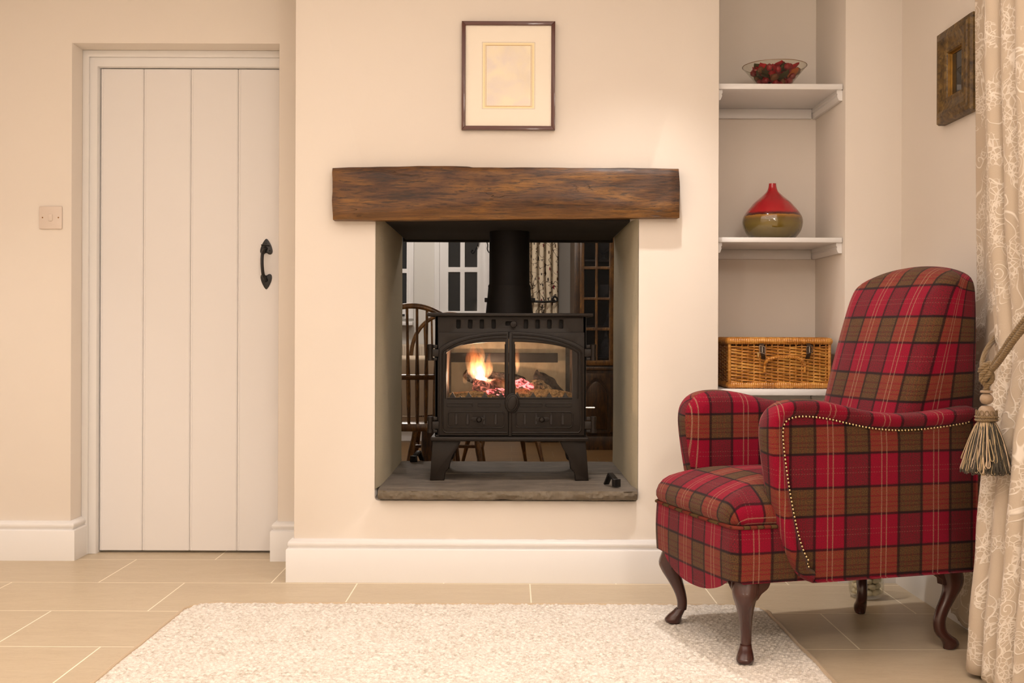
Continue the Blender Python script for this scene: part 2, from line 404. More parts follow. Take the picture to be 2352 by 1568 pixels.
# plaid
def m_plaid(name,rot=False):
    k=N(name); uv=k.co('UV'); x,y,_=k.sep(uv)
    wob=k.math('ADD',k.noise(uv,30,2),k.math('MULTIPLY',k.math('SUBTRACT',k.noise(uv,420,1),.5),1.2)); x=k.math('ADD',x,k.math('MULTIPLY',k.math('SUBTRACT',wob,.5),.0012)); y=k.math('ADD',y,k.math('MULTIPLY',k.math('SUBTRACT',wob,.5),.0012))
    a=k.math('FRACT',k.math('ADD',k.math('DIVIDE',x,.163),40)); b=k.math('FRACT',k.math('ADD',k.math('DIVIDE',y,.163),40))
    def band(t,c,hw,soft=.010):
        d=k.math('ABSOLUTE',k.math('SUBTRACT',t,c)); return k.math('DIVIDE',k.math('SUBTRACT',hw+soft,d),2*soft,clamp=True)
    nz=k.noise(k.map(uv,scale=(1,1,1)),620,3,.8); nz2=k.noise(uv,330,4,.8)
    crim=srgb(156,0,44); olv=srgb(54,42,38); olv2=srgb(124,90,46); dk=srgb(18,11,17)
    wr=band(a,.28,.28); wp=k.mix(wr,olv,crim)
    fr=band(b,.27,.27); wf=k.mix(fr,olv2,crim)
    # thin crimson lines in olive weft
    for c in (.66,.73,.84): wf=k.mix(k.math('MULTIPLY',band(b,c,.010),.65),wf,srgb(110,0,28))
    # thin maroon lines in olive warp
    for c in (.70,.77,.84): wp=k.mix(k.math('MULTIPLY',band(a,c,.008),.5),wp,srgb(120,10,30))
    # dark borders
    for c in (.0,1.0,.565): wp=k.mix(k.math('MULTIPLY',band(a,c,.024),.97),wp,dk)
    for c in (.0,1.0,.545): wf=k.mix(k.math('MULTIPLY',band(b,c,.020),.9),wf,srgb(34,6,18))
    f=k.math('ADD',.5,k.math('MULTIPLY',k.math('SUBTRACT',nz2,.5),3.4),clamp=True)
    col=k.mix(f,wp,wf)
    # darken where a dark yarn crosses
    dw=k.math('MAXIMUM',k.math('MAXIMUM',band(a,0,.024),band(a,1,.024)),band(a,.565,.024)); df=k.math('MAXIMUM',k.math('MAXIMUM',band(b,0,.017),band(b,1,.017)),band(b,.545,.017))
    col=k.mix(k.math('MULTIPLY',k.math('MAXIMUM',dw,df),.72),col,dk)
    dash=k.ramp(k.math('SINE',k.math('MULTIPLY',y,2*PI/.004)),[(.2,.5),(.7,1)]); dash2=k.ramp(k.math('SINE',k.math('MULTIPLY',x,2*PI/.008)),[(.3,.1),(.7,1)])
    lw=k.math('MAXIMUM',band(a,.235,.008,.006),band(a,.33,.008,.006)); col=k.mix(k.math('MULTIPLY',k.math('MULTIPLY',lw,dash),.8),col,srgb(190,160,130))
    lf=k.math('MAXIMUM',band(b,.23,.006,.004),band(b,.31,.006,.004)); col=k.mix(k.math('MULTIPLY',k.math('MULTIPLY',lf,dash2),.35),col,srgb(170,130,110))
    col=k.mix(k.math('MULTIPLY',k.ramp(nz,[(.38,1),(.60,0)]),.8),col,(.02,.008,.008))
    tw=k.math('SINE',k.math('MULTIPLY',k.math('ADD',x,y),2*PI/.0024))
    return k.done(k.pr(col,.9,bump=k.bump(k.math('ADD',nz,k.math('MULTIPLY',tw,.3)),.35,.0012),sheen=.08,spec=.12))
PLAID=m_plaid('tartan_wool')
def m_welt():
    k=N('tartan_piping'); v=k.co(); x,y,z=k.sep(v); t=k.math('ADD',k.math('MULTIPLY',x,1.3),y); a=k.math('FRACT',k.math('DIVIDE',t,.06)); nz=k.noise(v,500,2)
    c=k.ramp(a,[(0,srgb(92,72,42)),(.38,srgb(88,66,38)),(.44,srgb(30,22,22)),(.52,srgb(120,50,38)),(.9,srgb(112,44,36)),(1,srgb(26,16,18))]); c=k.mix(k.math('MULTIPLY',nz,.3),c,(.03,.01,.01))
    return k.done(k.pr(c,.9,bump=k.bump(nz,.3,.001),spec=.15))
WELT=m_welt()
MAHOG=simple('dark_mahogany',srgb(64,34,28),.26,coat=.4)
BRASS=simple('antique_brass_nail',srgb(205,182,138),.32,1)
# curtain
def m_crewel():
    k=N('paisley_curtain_cloth'); uv=k.co('UV'); n=k.noise(uv,9,2,.5,col=True)
    off=k.mix(1,n,(.5,.5,.5),'SUBTRACT'); w=k.mix(.05,uv,off,'ADD')
    def scroll(sc,freq,shift):
        ww=k.map(w,loc=(shift,shift*.7,0)); d=k.voro(ww,sc); x,y,_=k.sep(k.mix(1,k.n_pos(ww,sc),ww,'SUBTRACT'))
        ang=k.math('DIVIDE',k.math('ARCTAN2',y,x),2*PI)
        sp=k.math('FRACT',k.math('ADD',k.math('MULTIPLY',d,freq),ang)); tri=k.math('ABSOLUTE',k.math('SUBTRACT',sp,.5))
        return k.math('MULTIPLY',k.ramp(tri,[(.07,1),(.13,0)]),k.ramp(d,[(.40,1),(.45,0)]))
    s1=scroll(14,8.5,0); s2=scroll(28,6.0,3.3)
    d2=k.voro(w,72,'DISTANCE_TO_EDGE'); l2=k.ramp(d2,[(.05,1),(.13,0)])
    msk=k.ramp(k.noise(uv,10,1),[(.49,0),(.51,1)]); msk2=k.ramp(k.noise(k.map(uv,loc=(5,2,0)),8,1),[(.40,0),(.42,1)])
    l3=k.ramp(k.math('ABSOLUTE',k.math('SUBTRACT',k.noise(uv,10,1,.4,.8),.5)),[(.005,1),(.013,0)])
    l=k.mixf(msk,s1,k.math('MAXIMUM',s2,k.math('MULTIPLY',l2,.8))); l=k.math('MAXIMUM',k.math('MULTIPLY',l,msk2),l3)
    th=k.noise(uv,520,2,.6); base=k.mix(th,srgb(182,165,144),srgb(198,182,162)); line=srgb(232,222,208)
    x,y,_=k.sep(uv); weave=k.math('SINE',k.math('MULTIPLY',y,2*PI/.0025))
    return k.done(k.pr(k.mix(k.math('MULTIPLY',l,.8),base,line),.85,bump=k.bump(k.math('ADD',l,k.math('MULTIPLY',weave,.03)),.6,.0015),sheen=.1,spec=.2))
CREWEL=m_crewel()
def m_leafy():
    k=N('leaf_print_curtain_cloth'); uv=k.co('UV'); w=k.map(uv,scale=(1.5,.62,1),rot=(0,0,.6))
    d=k.voro(w,26,rnd=.85); cid=k.sep(k.voro(w,26,out='Color',rnd=.85)); leaf=k.ramp(d,[(.24,1),(.28,0)])
    lc=k.ramp(cid[0],[(0,srgb(40,30,24)),(.4,srgb(86,60,36)),(.7,srgb(110,16,34)),(1,srgb(120,90,50))],'CONSTANT')
    vine=k.ramp(k.math('ABSOLUTE',k.math('SUBTRACT',k.noise(uv,14,1,.4,.6),.5)),[(.01,1),(.022,0)])
    c=k.mix(vine,srgb(214,198,172),srgb(70,56,42)); c=k.mix(leaf,c,lc)
    return k.done(k.pr(c,.85))
LEAFY=m_leafy()
ROPE=None
def m_thread(name,a,b):
    k=N(name); v=k.co(); n=k.noise(v,300,2); return k.done(k.pr(k.mix(n,a,b),.5,sheen=.2))
ROPE=m_thread('twisted_bronze_cord',srgb(92,72,44),srgb(136,112,74)); THR_D=m_thread('dark_tassel_thread',srgb(40,34,24),srgb(70,58,36)); THR_L=m_thread('gold_tassel_thread',srgb(150,128,92),srgb(186,160,120)); THR_P=m_thread('pink_beige_tassel_thread',srgb(196,166,134),srgb(218,190,158))
HEADW=m_thread('taupe_tassel_head',srgb(146,122,98),srgb(164,140,114))
def m_rug():
    k=N('cream_wool_rug'); v=k.co(); n=k.noise(v,11,4,.6); n2=k.ramp(k.noise(v,75,3,.7),[(.32,0),(.62,1)])
    c=k.mix(n2,srgb(180,168,152),srgb(236,229,219)); c=k.mix(k.math('MULTIPLY',k.ramp(n,[(.4,0),(.7,1)]),.4),c,srgb(240,234,226))
    return k.done(k.pr(c,.95,bump=k.bump(k.noise(v,420,3,.7),.5,.002),sheen=.2,spec=.1))
RUG=m_rug(); RUGB=m_thread('beige_rug_binding',srgb(186,164,134),srgb(204,182,152))
def m_wicker():
    k=N('golden_wicker'); v=k.co(); n=k.noise(k.map(v,scale=(1,1,5)),26,4,.6); n2=k.noise(v,9,3)
    c=k.ramp(k.math('ADD',k.math('MULTIPLY',n,.65),k.math('MULTIPLY',n2,.4)),[(.34,srgb(128,76,22)),(.52,srgb(184,120,44)),(.7,srgb(216,162,80))])
    return k.done(k.pr(c,.35,bump=k.bump(n,.2,.001),coat=.25,coatr=.25))
WICK=m_wicker()
LEATH=m_iron('dark_brown_leather',srgb(52,34,16),.45,.3)
def m_vase(z0,zl):
    k=N('two_tone_glaze'); v=k.co(); x,y,z=k.sep(v); n=k.noise(v,70,3); n1=k.noise(v,18,3)
    t=k.math('ADD',z,k.math('MULTIPLY',k.math('SUBTRACT',n,.5),.006))
    f=k.math('MULTIPLY',k.math('SUBTRACT',t,zl-.08),1/.16)   # 0..1 over 16cm round the line
    red=srgb(176,0,24)
    c=k.ramp(f,[(0,srgb(92,74,22)),(.30,srgb(112,92,34)),(.40,srgb(104,80,36)),(.455,srgb(150,104,38)),(.475,srgb(172,120,52)),(.495,srgb(62,16,4)),(.53,srgb(92,0,16)),(.57,red),(1,red)])
    c=k.mix(k.math('MULTIPLY',k.ramp(f,[(.4,1),(.47,0)]),k.math('MULTIPLY',n1,.3)),c,srgb(120,108,60))
    return k.done(k.pr(c,.08,coat=1,coatr=.02,spec=.6))
def m_bark(name,dark,light,char=.5):
    k=N(name); v=k.co(); n=k.noise(k.map(v,scale=(1,1,1)),60,5,.7); n2=k.noise(v,14,3)
    c=k.mix(k.ramp(n,[(.4,0),(.6,1)]),dark,light); return k.done(k.pr(c,.9,bump=k.bump(k.math('ADD',n,n2),1,.006)))
BARK=m_bark('charred_bark',srgb(14,10,8),srgb(58,42,32)); ASHB=m_bark('ash_covered_bark',srgb(26,18,12),srgb(170,142,102))
def m_ember():
    k=N('glowing_log'); v=k.co(); n=k.noise(v,38,4,.6,1.5); g=k.noise(v,10,2); f=k.math('MULTIPLY',k.ramp(n,[(.46,0),(.62,1)]),k.ramp(g,[(.45,.06),(.62,1)]))
    c=k.mix(n,srgb(40,20,16),srgb(120,70,50)); return k.done(k.pr(c,.9,bump=k.bump(n,1,.006),emit=k.mix(n,(1,.04,.06),(1,.42,.25)),es=k.math('MULTIPLY',f,1.6)))
EMBER=m_ember()
def m_hot():
    k=N('glowing_embers'); v=k.co(); n=k.noise(v,60,3,.6,1); return k.done(k.pr((.3,.05,.04),.9,emit=k.mix(n,(1,.02,.06),(1,.34,.30)),es=k.math('MULTIPLY',k.ramp(n,[(.42,.02),(.58,1)]),3.2)))
HOT=m_hot()
def m_ash():
    k=N('ash_bed'); v=k.co(); n=k.noise(v,90,5,.75); n2=k.noise(v,22,3)
    return k.done(k.pr(k.mix(k.ramp(n,[(.35,0),(.6,1)]),srgb(92,64,36),srgb(206,164,104)),.95,bump=k.bump(k.math('ADD',n,n2),1,.008)))
ASH=m_ash()
def m_flame(name,z0,z1,xc,strength=60):
    k=N(name); g=k.n('ShaderNodeNewGeometry').outputs['Position']; x,y,z=k.sep(g)
    h=k.math('DIVIDE',k.math('SUBTRACT',z,z0),z1-z0,clamp=True)
    st=k.noise(k.map(g,scale=(1,1,.22)),70,3,.6,.8); dens=k.ramp(st,[(.36,.06),(.62,1)])
    fall=k.ramp(h,[(0,.7),(.25,1),(.6,.34),(1,.05)])
    c=k.ramp(h,[(0,(1,.42,.22)),(.35,(1,.46,.18)),(.7,(1,.24,.05)),(1,(1,.12,.02))])
    e=k.n('ShaderNodeEmission'); k.set(e.inputs[0],c); k.set(e.inputs[1],k.math('MULTIPLY',k.math('MULTIPLY',dens,fall),strength)); return k.done(vol=e.outputs[0])
SWITCH=simple('white_switch_plastic',(.70,.60,.52),.3)
SCREW=simple('screw_brass',srgb(150,110,70),.35,.8)
MATB=simple('cream_mount_board',srgb(252,246,236),.7)
GLINE=simple('gilt_line',srgb(200,160,70),.5); GREYL=simple('pencil_line',srgb(150,128,100),.6)
WASHB=simple('yellow_wash_band',srgb(254,240,200),.8)
def m_print():
    k=N('faded_watercolour'); v=k.co(); n=k.noise(v,14,3,.5,.5); n2=k.noise(k.map(v,loc=(3,1,2)),11,3); 
    c=k.mix(k.ramp(n,[(.4,0),(.7,1)]),srgb(254,246,226),srgb(238,230,230)); c=k.mix(k.math('MULTIPLY',k.ramp(n2,[(.45,0),(.7,1)]),.6),c,srgb(240,230,205))
    z=k.sep(v)[2]
    return k.done(k.pr(c,.8))
PRINT=m_print()
CLOTH=simple('cream_table_cloth',srgb(206,188,164),.9); RADW=simple('radiator_enamel',srgb(200,186,166),.35)
POTR=simple('dried_red_petal',srgb(190,10,34),.5); POTG=simple('dried_green_leaf',srgb(84,76,36),.6); POTO=simple('dried_orange_peel',srgb(214,110,36),.5); POTB=simple('red_brown_berry',srgb(150,26,34),.35); POTP=simple('brown_pod',srgb(124,74,44),.6)
PEBB=simple('white_stone_filling',srgb(240,232,210),.5)
# ---------------- room shell
YC=3.99; YL=4.35; YB=4.81; YR=4.01; YN=4.40; XR=1.378; XLW=-2.7; YK=-2.2; ZC=2.36
XL=WX(677,YC,600); XC=WX(1651,YC,500); XNR=WX(1941,YR,400)
OX0=WX(862,YC,800); OX1=WX(1466,YC,800); OZ0=.285; OZ1=1.283
DX0=WX(164,YL,700); DX1=WX(639,YL,700); DZ=WZ(100,YL,400)
def wall(name,label=None): pass
mb=MB(); box(mb,XLW,XR+.1,YK,YB,-.06,0); o=mb.build('floor',TILE); struct(o)
mb=MB(); box(mb,XLW,XR+.1,YK,YB,ZC,ZC+.05); struct(mb.build('ceiling',CEIL))
mb=MB(); plate(mb,[rect(XL,XC,0,ZC),rect(OX0,OX1,OZ0,OZ1,.012,3)],YC,YB,.004); struct(mb.build('wall_center',WALL))
mb=MB(); d=.004
plate(mb,[[(XLW,0),(DX0,0),(DX0,DZ),(DX1,DZ),(DX1,0),(XL+.01,0),(XL+.01,ZC),(XLW,ZC)]],YL,YB,.005); struct(mb.build('wall_left',WALL))
mb=MB(); box(mb,XNR,XR+.1,YR,YB,0,ZC,.004); box(mb,XC-.01,XNR+.01,YN,YB,0,ZC); struct(mb.build('wall_niche',WALL))
mb=MB(); box(mb,XR,XR+.12,YK,YR+.01,0,ZC); struct(mb.build('wall_right',WALL))
mb=MB(); box(mb,XLW-.1,XLW,YK,YL+.2,0,ZC); struct(mb.build('wall_side',WALL))
mb=MB(); box(mb,XLW-.1,XR+.12,YK-.1,YK,0,ZC); struct(mb.build('wall_back',WALL))
# plaster linings of the fireplace reveals, flared softly at the front
def reveal(x,s,name):
    mb=MB(); rng=random.Random(3 if s>0 else 5); ys=[YC-.001+(YB-YC)*i/30 for i in range(31)]; zs=[OZ0+.04+(OZ1-OZ0-.04)*i/40 for i in range(41)]
    v=[];f=[]
    for i,y in enumerate(ys):
        for j,z in enumerate(zs):
            fl=.0012*math.sin(y*7+z*3+s)+.0008*math.sin(z*9-y*4)
            t=(y-YC)/(YB-YC); edge=.010*min(1,t*9)
            v.append((x+s*(.001+edge+ (fl+.004)*min(1,t*6)),y,z))
    n=len(zs)
    for i in range(30):
        for j in range(40): f.append((i*n+j,i*n+j+1,(i+1)*n+j+1,(i+1)*n+j))
    mb.add(v,f); struct(mb.build(name,PLASTER,sharp=80))
reveal(OX0,1,'trim_1'); reveal(OX1,-1,'trim_2')
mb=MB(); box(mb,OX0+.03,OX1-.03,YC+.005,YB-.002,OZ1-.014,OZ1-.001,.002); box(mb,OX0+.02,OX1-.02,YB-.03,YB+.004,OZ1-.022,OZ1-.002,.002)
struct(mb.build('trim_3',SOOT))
# skirting
PRF=[(0,.150),(.004,.1505),(.008,.148),(.015,.143),(.019,.135),(.018,.127),(.014,.122),(.0135,.118),(.021,.1165),(.0235,.113),(.0235,.004),(.0235,0),(0,0)]
def skirt(name,path,label=None):
    """path along the wall foot; room on the right hand side"""
    P=[Vector((p[0],p[1])) for p in path]; n=len(P); vs=[];fs=[]; k=len(PRF)
    for i in range(n):
        def nr(a,b):
            d=(b-a).normalized(); return Vector((d.y,-d.x))
        if i==0: m=nr(P[0],P[1])
        elif i==n-1: m=nr(P[-2],P[-1])
        else:
            a=nr(P[i-1],P[i]); b=nr(P[i],P[i+1]); m=(a+b); m=m/ (m.dot(a)) 
        for r,z in PRF: vs.append((P[i].x+m.x*r,P[i].y+m.y*r,z))
    for i in range(n-1):
        for j in range(k):
            l=(j+1)%k; fs.append((i*k+j,i*k+l,(i+1)*k+l,(i+1)*k+j))
    fs.append(tuple(range(k))); fs.append(tuple((n-1)*k+j for j in range(k)))
    mb=MB(); mb.add(vs,fs); o=mb.build(name,WHITE,sharp=50); struct(o)
skirt('baseboard_left',[(XLW,YL),(DX0,YL),(DX0,YL+.115)])
skirt('baseboard_center',[(DX1,YL+.10),(DX1,YL),(XL,YL),(XL,YC),(XC,YC),(XC,YN-.002)])
skirt('baseboard_niche',[(XC+.025,YN),(XNR,YN),(XNR,YR),(XR,YR)])
skirt('baseboard_right',[(XR,YR-.0),(XR,YK)])
# ---------------- door
FY=4.465; LY=4.492
FX=WX(222,FY,700); FZ=WZ(153,FY,400)
fr=MB()
plate(fr,[[(DX0,0),(FX,0),(FX,FZ),(DX1-.012,FZ),(DX1-.012,0),(DX1,0),(DX1,DZ),(DX0,DZ)]],FY,YB-.15,.002)
ix=WX(205,FY,700)
plate(fr,[[(DX0,0),(ix,0),(ix,FZ+.035),(DX1-.001,FZ+.035),(DX1-.001,DZ),(DX0,DZ)]],FY-.012,FY+.002,.004)
o=fr.build('trim_4',WHITE); struct(o)
door=thing('door_1','white painted ledged plank door in the left recess','door',(WX(640,LY,1263)*.5+WX(231,LY,1263)*.5,LY,.008)); door['kind']='structure'
edges=[WX(p,LY,700) for p in (229.5,328,436.5,545.5)]+[DX1-.014]
for i in range(4):
    mb=MB(); x0,x1=edges[i]+.0006,edges[i+1]-.0006; g=.0045
    zt=FZ-.004; zb=.010
    prof=[(x0,.010),(x0,.0035),(x0+g,0),(x0+g+.003,0),(x0+g+.0045,.0012),(x0+g+.006,0),(x1-g,0),(x1,.0035),(x1,.010)]
    vs=[];fs=[]; n=len(prof)
    for z in (zb,zt):
        for x,y in prof: vs.append((x,LY+y,z))
    vs+=[(x1,LY+.04,zb),(x0,LY+.04,zb),(x1,LY+.04,zt),(x0,LY+.04,zt)]
    for j in range(n-1): fs.append((j,j+1,n+j+1,n+j))
    fs+=[(n-1,2*n,2*n+2,2*n-1),(2*n,2*n+1,2*n+3,2*n+2),(2*n+1,0,n,2*n+3)]
    fs.append(tuple(range(n))+(2*n,2*n+1)); fs.append(tuple(range(n,2*n))+(2*n+2,2*n+3))
    mb.add(vs,fs); mb.build('plank',DOORW,door,sharp=20)
# handle: heart plates + bow
hx=WX(612,LY,600); s=LY/F
def heart(cz,up,hw,hh):
    pts=[(0,hh*.60),(.42,hh*.42),(.78,hh*.12),(.96,-hh*.12),(1.0,-hh*.30),(.88,-hh*.44),(.62,-hh*.5),(.34,-hh*.47),(.12,-hh*.40)]
    p=[(a*hw,b) for a,b in pts]; full=[(a,b) for a,b in p]+[(-a,b) for a,b in p[::-1][0:-1]]
    full=catmull([Vector((a,b,0)) for a,b in full],44,True)
    return [(hx+q.x, cz+up*q.y) for q in full]
hd=MB(); zu=W(612,568,LY).z; zl=W(612,645,LY).z
plate(hd,[heart(zu,1,14.2*s,33*s)],LY-.004,LY+.001,.0012)
plate(hd,[heart(zl,-1,13*s,32*s)],LY-.004,LY+.001,.0012)
path=catmull([(hx-.002,LY-.003,zu-.004),(hx-.006,LY-.016,zu-.012),(hx-.0085,LY-.034,zu-.030),(hx-.0085,LY-.040,(zu+zl)/2),(hx-.006,LY-.034,zl+.026),(hx-.003,LY-.016,zl+.010),(hx-.001,LY-.003,zl+.002)],30)
rr=[.0085-.0022*math.sin(PI*i/29) for i in range(30)]
tube(hd,path,rr,10)
tube(hd,[(hx-.019,LY-.010,zu+.009),(hx+.012,LY-.010,zu+.0075)],.0022,8)
for dx,dz in ((0,.017),(.012,.006),(-.015,-.013),(.014,-.013)): rev(hd,(hx+dx,LY-.005,zu+dz),.0022,6)
ho=hd.build('handle',BLACK,door); ho['label']='black iron heart-ended pull handle'
# ---------------- light switch
sx=(WX(92,YL,500)+WX(144,YL,500))/2; sz=W(118,500,YL).z; hw=.0435
sw=thing('light_switch','square white single light switch on the wall left of the door','light switch',(sx,YL,sz))
mb=MB(); plate(mb,[rect(sx-hw,sx+hw,sz-hw,sz+hw,.004)],YL-.009,YL,.0022); mb.build('faceplate',SWITCH,sw)
mb=MB(); box(mb,sx-.0075,sx+.0075,YL-.0125,YL-.008,sz-.0135,sz+.0135,.0015); mb.build('rocker',SWITCH,sw)
for d in (-.0305,.0305):
    mb=MB(); rev(mb,(sx+d,YL-.009,sz),.0028,8,(0,1,0),flat=.4); mb.build('screw',SCREW,sw)
# ---------------- shelves in the niche
def shelf(lbl,ytop,ybot,px=1800):
    ys=4.03; z1=W(px,ytop,ys).z; z0=W(px,ybot,ys).z
    t=thing('shelf',lbl,'shelf',((XC+XNR)/2,YN,z0),'niche shelves')
    mb=MB(); box(mb,XC+.003,XNR-.003,ys,YN-.001,z0,z1,.0025); mb.build('board',WHITE,t)
    hh=.037
    for side in (0,1):
        x0,x1=((XC+.001,XC+.021) if side==0 else (XNR-.021,XNR-.001)); sg=1 if side==0 else -1; xw=x0 if side==0 else x1
        pr=[(0,0),(.020,0),(.020,-.012),(.017,-.014),(.019,-.022),(.015,-.032),(.012,-hh),(0,-hh)]
        v=[];f=[]
        for y in (ys+.012,YN-.001):
            for a,b in pr: v.append((xw+sg*a,y,z0+b))
        n=len(pr)
        for j in range(n): f.append((j,(j+1)%n,n+(j+1)%n,n+j))
        f+= [tuple(range(n)),tuple(range(n,2*n))]
        mb=MB(); mb.add(v,f); mb.build('bracket',WHITE,t,sharp=25)
    mb=MB(); box(mb,XC+.021,XNR-.021,YN-.020,YN-.001,z0-hh,z0,.002); mb.build('cleat',WHITE,t)
    return z1
ZS1=shelf('white shelf at the top of the niche under the glass bowl',192,205)
ZS2=shelf('white shelf in the middle of the niche under the red vase',545,556.5)
ZS3=shelf('white shelf at the bottom of the niche under the wicker hamper',894,908)
# ---------------- mantel beam
def mantel():
    NX=150; mb=MB(); rng=random.Random(4)
    # cross-section key points per x in (pixel y at the front plane)
    yf=YC-.060; prev=None; vs=[];fs=[]
    def lerp(tab,x):
        for (a,p),(b,q) in zip(tab,tab[1:]):
            if x<=b: 
                t=(x-a)/(b-a); return p+(q-p)*t
        return tab[-1][1]
    top=[(763,385),(860,382),(960,380),(1075,381),(1085,383),(1300,384),(1561,386)]
    t2=[(763,402),(860,400),(960,396),(1200,398),(1561,400)]
    low=[(763,489),(880,485),(960,480),(1080,462),(1180,459),(1310,457),(1380,464),(1470,474),(1561,481)]
    bot=[(763,505),(860,506),(1000,505),(1200,503),(1400,501),(1561,500)]
    for i in range(NX+1):
        px=763+(1561-763)*i/NX; x=WX(px,yf,440)
        if i==0: x-=0
        zt=W(px,lerp(top,px),yf+.012).z; z2=W(px,lerp(t2,px),yf).z; zl=W(px,lerp(low,px),yf).z; zb=W(px,lerp(bot,px),yf+.02).z
        e=min(i,NX-i)/NX; rnd=.004*max(0,1-e*40)
        sec=[(YC,zt),(yf+.05,zt),(yf+.018,zt-.0005),(yf+.010+rnd,zt-.003),(yf+.003+rnd,(zt*.4+z2*.6)),(yf+rnd,z2)]
        for k in range(1,9): sec.append((yf+rnd,z2+(zl-z2)*k/9))
        sec.append((yf+rnd,zl))
        dep=.020*(zl-zb)/.07
        for k in range(1,6):
            t=k/6; sec.append((yf+rnd+dep*t**1.1,zl+(zb-zl)*t))
        sec+= [(yf+dep+rnd,zb),(yf+dep+.006,zb-.003+.003),(YC,zb)]
        m=len(sec)
        for k,(y,z) in enumerate(sec):
            w=0 if k in(0,m-1) else 1
            u=.0009*math.sin(x*13+z*30)+.0006*math.sin(x*37-z*60+1)+.0002*math.sin(x*101+z*30)
            vs.append((x+(.0015*math.sin(z*60) if i in(0,NX) else 0)*w,y+u*w*1.1,z+(.0006*math.sin(x*19)+.0003*math.sin(x*53))*w))
    m=len(sec)
    for i in range(NX):
        for k in range(m-1): fs.append((i*m+k,i*m+k+1,(i+1)*m+k+1,(i+1)*m+k))
        fs.append((i*m+m-1,i*m,(i+1)*m,(i+1)*m+m-1))
    fs.append(tuple(range(m))); fs.append(tuple(NX*m+k for k in range(m)))
    mb.add(vs,fs); o=mb.build('mantel_beam',OAK,sharp=30); return tag(o,'rough brown oak mantel beam fixed above the fireplace opening','mantel')
mantel()
# ---------------- hearth stones
def slab(name,y0,y1,z1,z0,x0,x1,lbl,rough,seed,front=True):
    r=random.Random(seed); NX,NY=360,14; vs=[];fs=[]
    def nz(a,b): return math.sin(a*31+seed)*.5+math.sin(a*67+b*23)*.3+math.sin(a*143+seed*2)*.2
    # loop around section: top from back to front, front face down, bottom back
    sec=[]
    for j in range(NY+1): sec.append(('t',y1+(y0-y1)*j/NY))
    for j in range(1,7): sec.append(('f',j/7))
    sec.append(('b',y0)); sec.append(('b',y1))
    m=len(sec)
    for i in range(NX+1):
        x=x0+(x1-x0)*i/NX; ex=min(i,NX-i)/NX; cr=max(0,1-ex*28)
        for k,(t,q) in enumerate(sec):
            if t=='t':
                y=q; z=z1+.0022*mnoise.noise(Vector((x*6,y*14+x*3,seed)))+.0012*mnoise.noise(Vector((x*20,y*50+x*12,seed)))
                if y-y0<.02: z-=.004*(1-(y-y0)/.02)*(1 if front else .3); 
                if k==NY: y=y0+.005*mnoise.noise(Vector((x*30,.3,seed)))*rough+.003*mnoise.noise(Vector((x*90,.3,seed)))*rough+.010*cr
            elif t=='f':
                z=z1-.004-(z1-z0-.004)*q; y=y0-.006*rough*math.sin(PI*q)+.006*rough*mnoise.noise(Vector((x*28,q*1.6,seed)))+.004*rough*mnoise.noise(Vector((x*75,q*3.5,seed+5)))+.012*cr
            else:
                z=z0+.004*rough*mnoise.noise(Vector((x*16,9,seed))); y=(q+.006+.005*rough*mnoise.noise(Vector((x*22,5,seed)))+.012*cr) if q==y0 else q
            vs.append((x,y,z))
    for i in range(NX):
        for k in range(m): l=(k+1)%m; fs.append((i*m+k,i*m+l,(i+1)*m+l,(i+1)*m+k))
    fs.append(tuple(range(m))); fs.append(tuple(NX*m+k for k in range(m)))
    mb=MB(); mb.add(vs,fs); o=mb.build(name,STONE,sharp=35); tag(o,lbl,'hearth slab','hearth slabs')
    return z1
HZ=.330
slab('hearth_slab',3.955,4.418,HZ-.002,.292,WX(868,3.965,1130),WX(1464,3.965,1130),'front grey stone hearth slab with a rough riven edge',1,2)
slab('hearth_slab',4.421,YB+.012,HZ,.292,OX0+.004,OX1-.004,'rear grey stone hearth slab under the back of the stove',.4,9,False)
# ---------------- picture above mantel
def picture():
    y=YC; x0,x1=WX(1060.5,y-.02,170),WX(1275,y-.02,170); z0,z1=W(1168,298,y-.02).z,W(1168,49,y-.02).z; w=.0135
    t=thing('framed_picture','thin dark brown framed pale watercolour above the mantel','picture',((x0+x1)/2,y,z0))
    for nm,pl in (('top',[(x0,z1),(x1,z1),(x1-w,z1-w),(x0+w,z1-w)]),('bot',[(x0,z0),(x1,z0),(x1-w,z0+w),(x0+w,z0+w)]),('l',[(x0,z0),(x0,z1),(x0+w,z1-w),(x0+w,z0+w)]),('r',[(x1,z0),(x1,z1),(x1-w,z1-w),(x1-w,z0+w)])):
        mb=MB(); plate(mb,[pl],y-.024,y-.001,.0015); mb.build('frame_rail',FRM,t)
    mb=MB(); box(mb,x0+w-.002,x1-w+.002,y-.015,y-.004,z0+w-.002,z1-w+.002); mt=mb.build('mount',MATB,t)
    def P(px,py): q=W(px,py,y-.015); return q.x,q.z
    def ring(px0,py0,px1,py1,wd,yy,name,mat):
        a,b=P(px0,py1); c,d=P(px1,py0); mb=MB(); plate(mb,[rect(a,c,b,d),rect(a+wd,c-wd,b+wd,d-wd)],yy,y-.0151,0); mb.build(name,mat,mt)
    ring(1107,97,1229,250,.0007,y-.0153,'ruled_line',GREYL); ring(1108.5,98.5,1227.5,248.5,.0085,y-.0152,'wash_band',WASHB)
    ring(1114,103.5,1222,245,.0009,y-.0154,'ruled_line',GLINE); ring(1116,104.5,1220,243.5,.0012,y-.0154,'ruled_line',GLINE)
    a,b=P(1118,242); c,d=P(1219,106); mb=MB(); box(mb,a,c,y-.0152,y-.014,b,d); mb.build('print',PRINT,mt)
    mb=MB(); box(mb,x0+w-.001,x1-w+.001,y-.0185,y-.0170,z0+w-.001,z1-w+.001); mb.build('glazing',PANE,t)
picture()
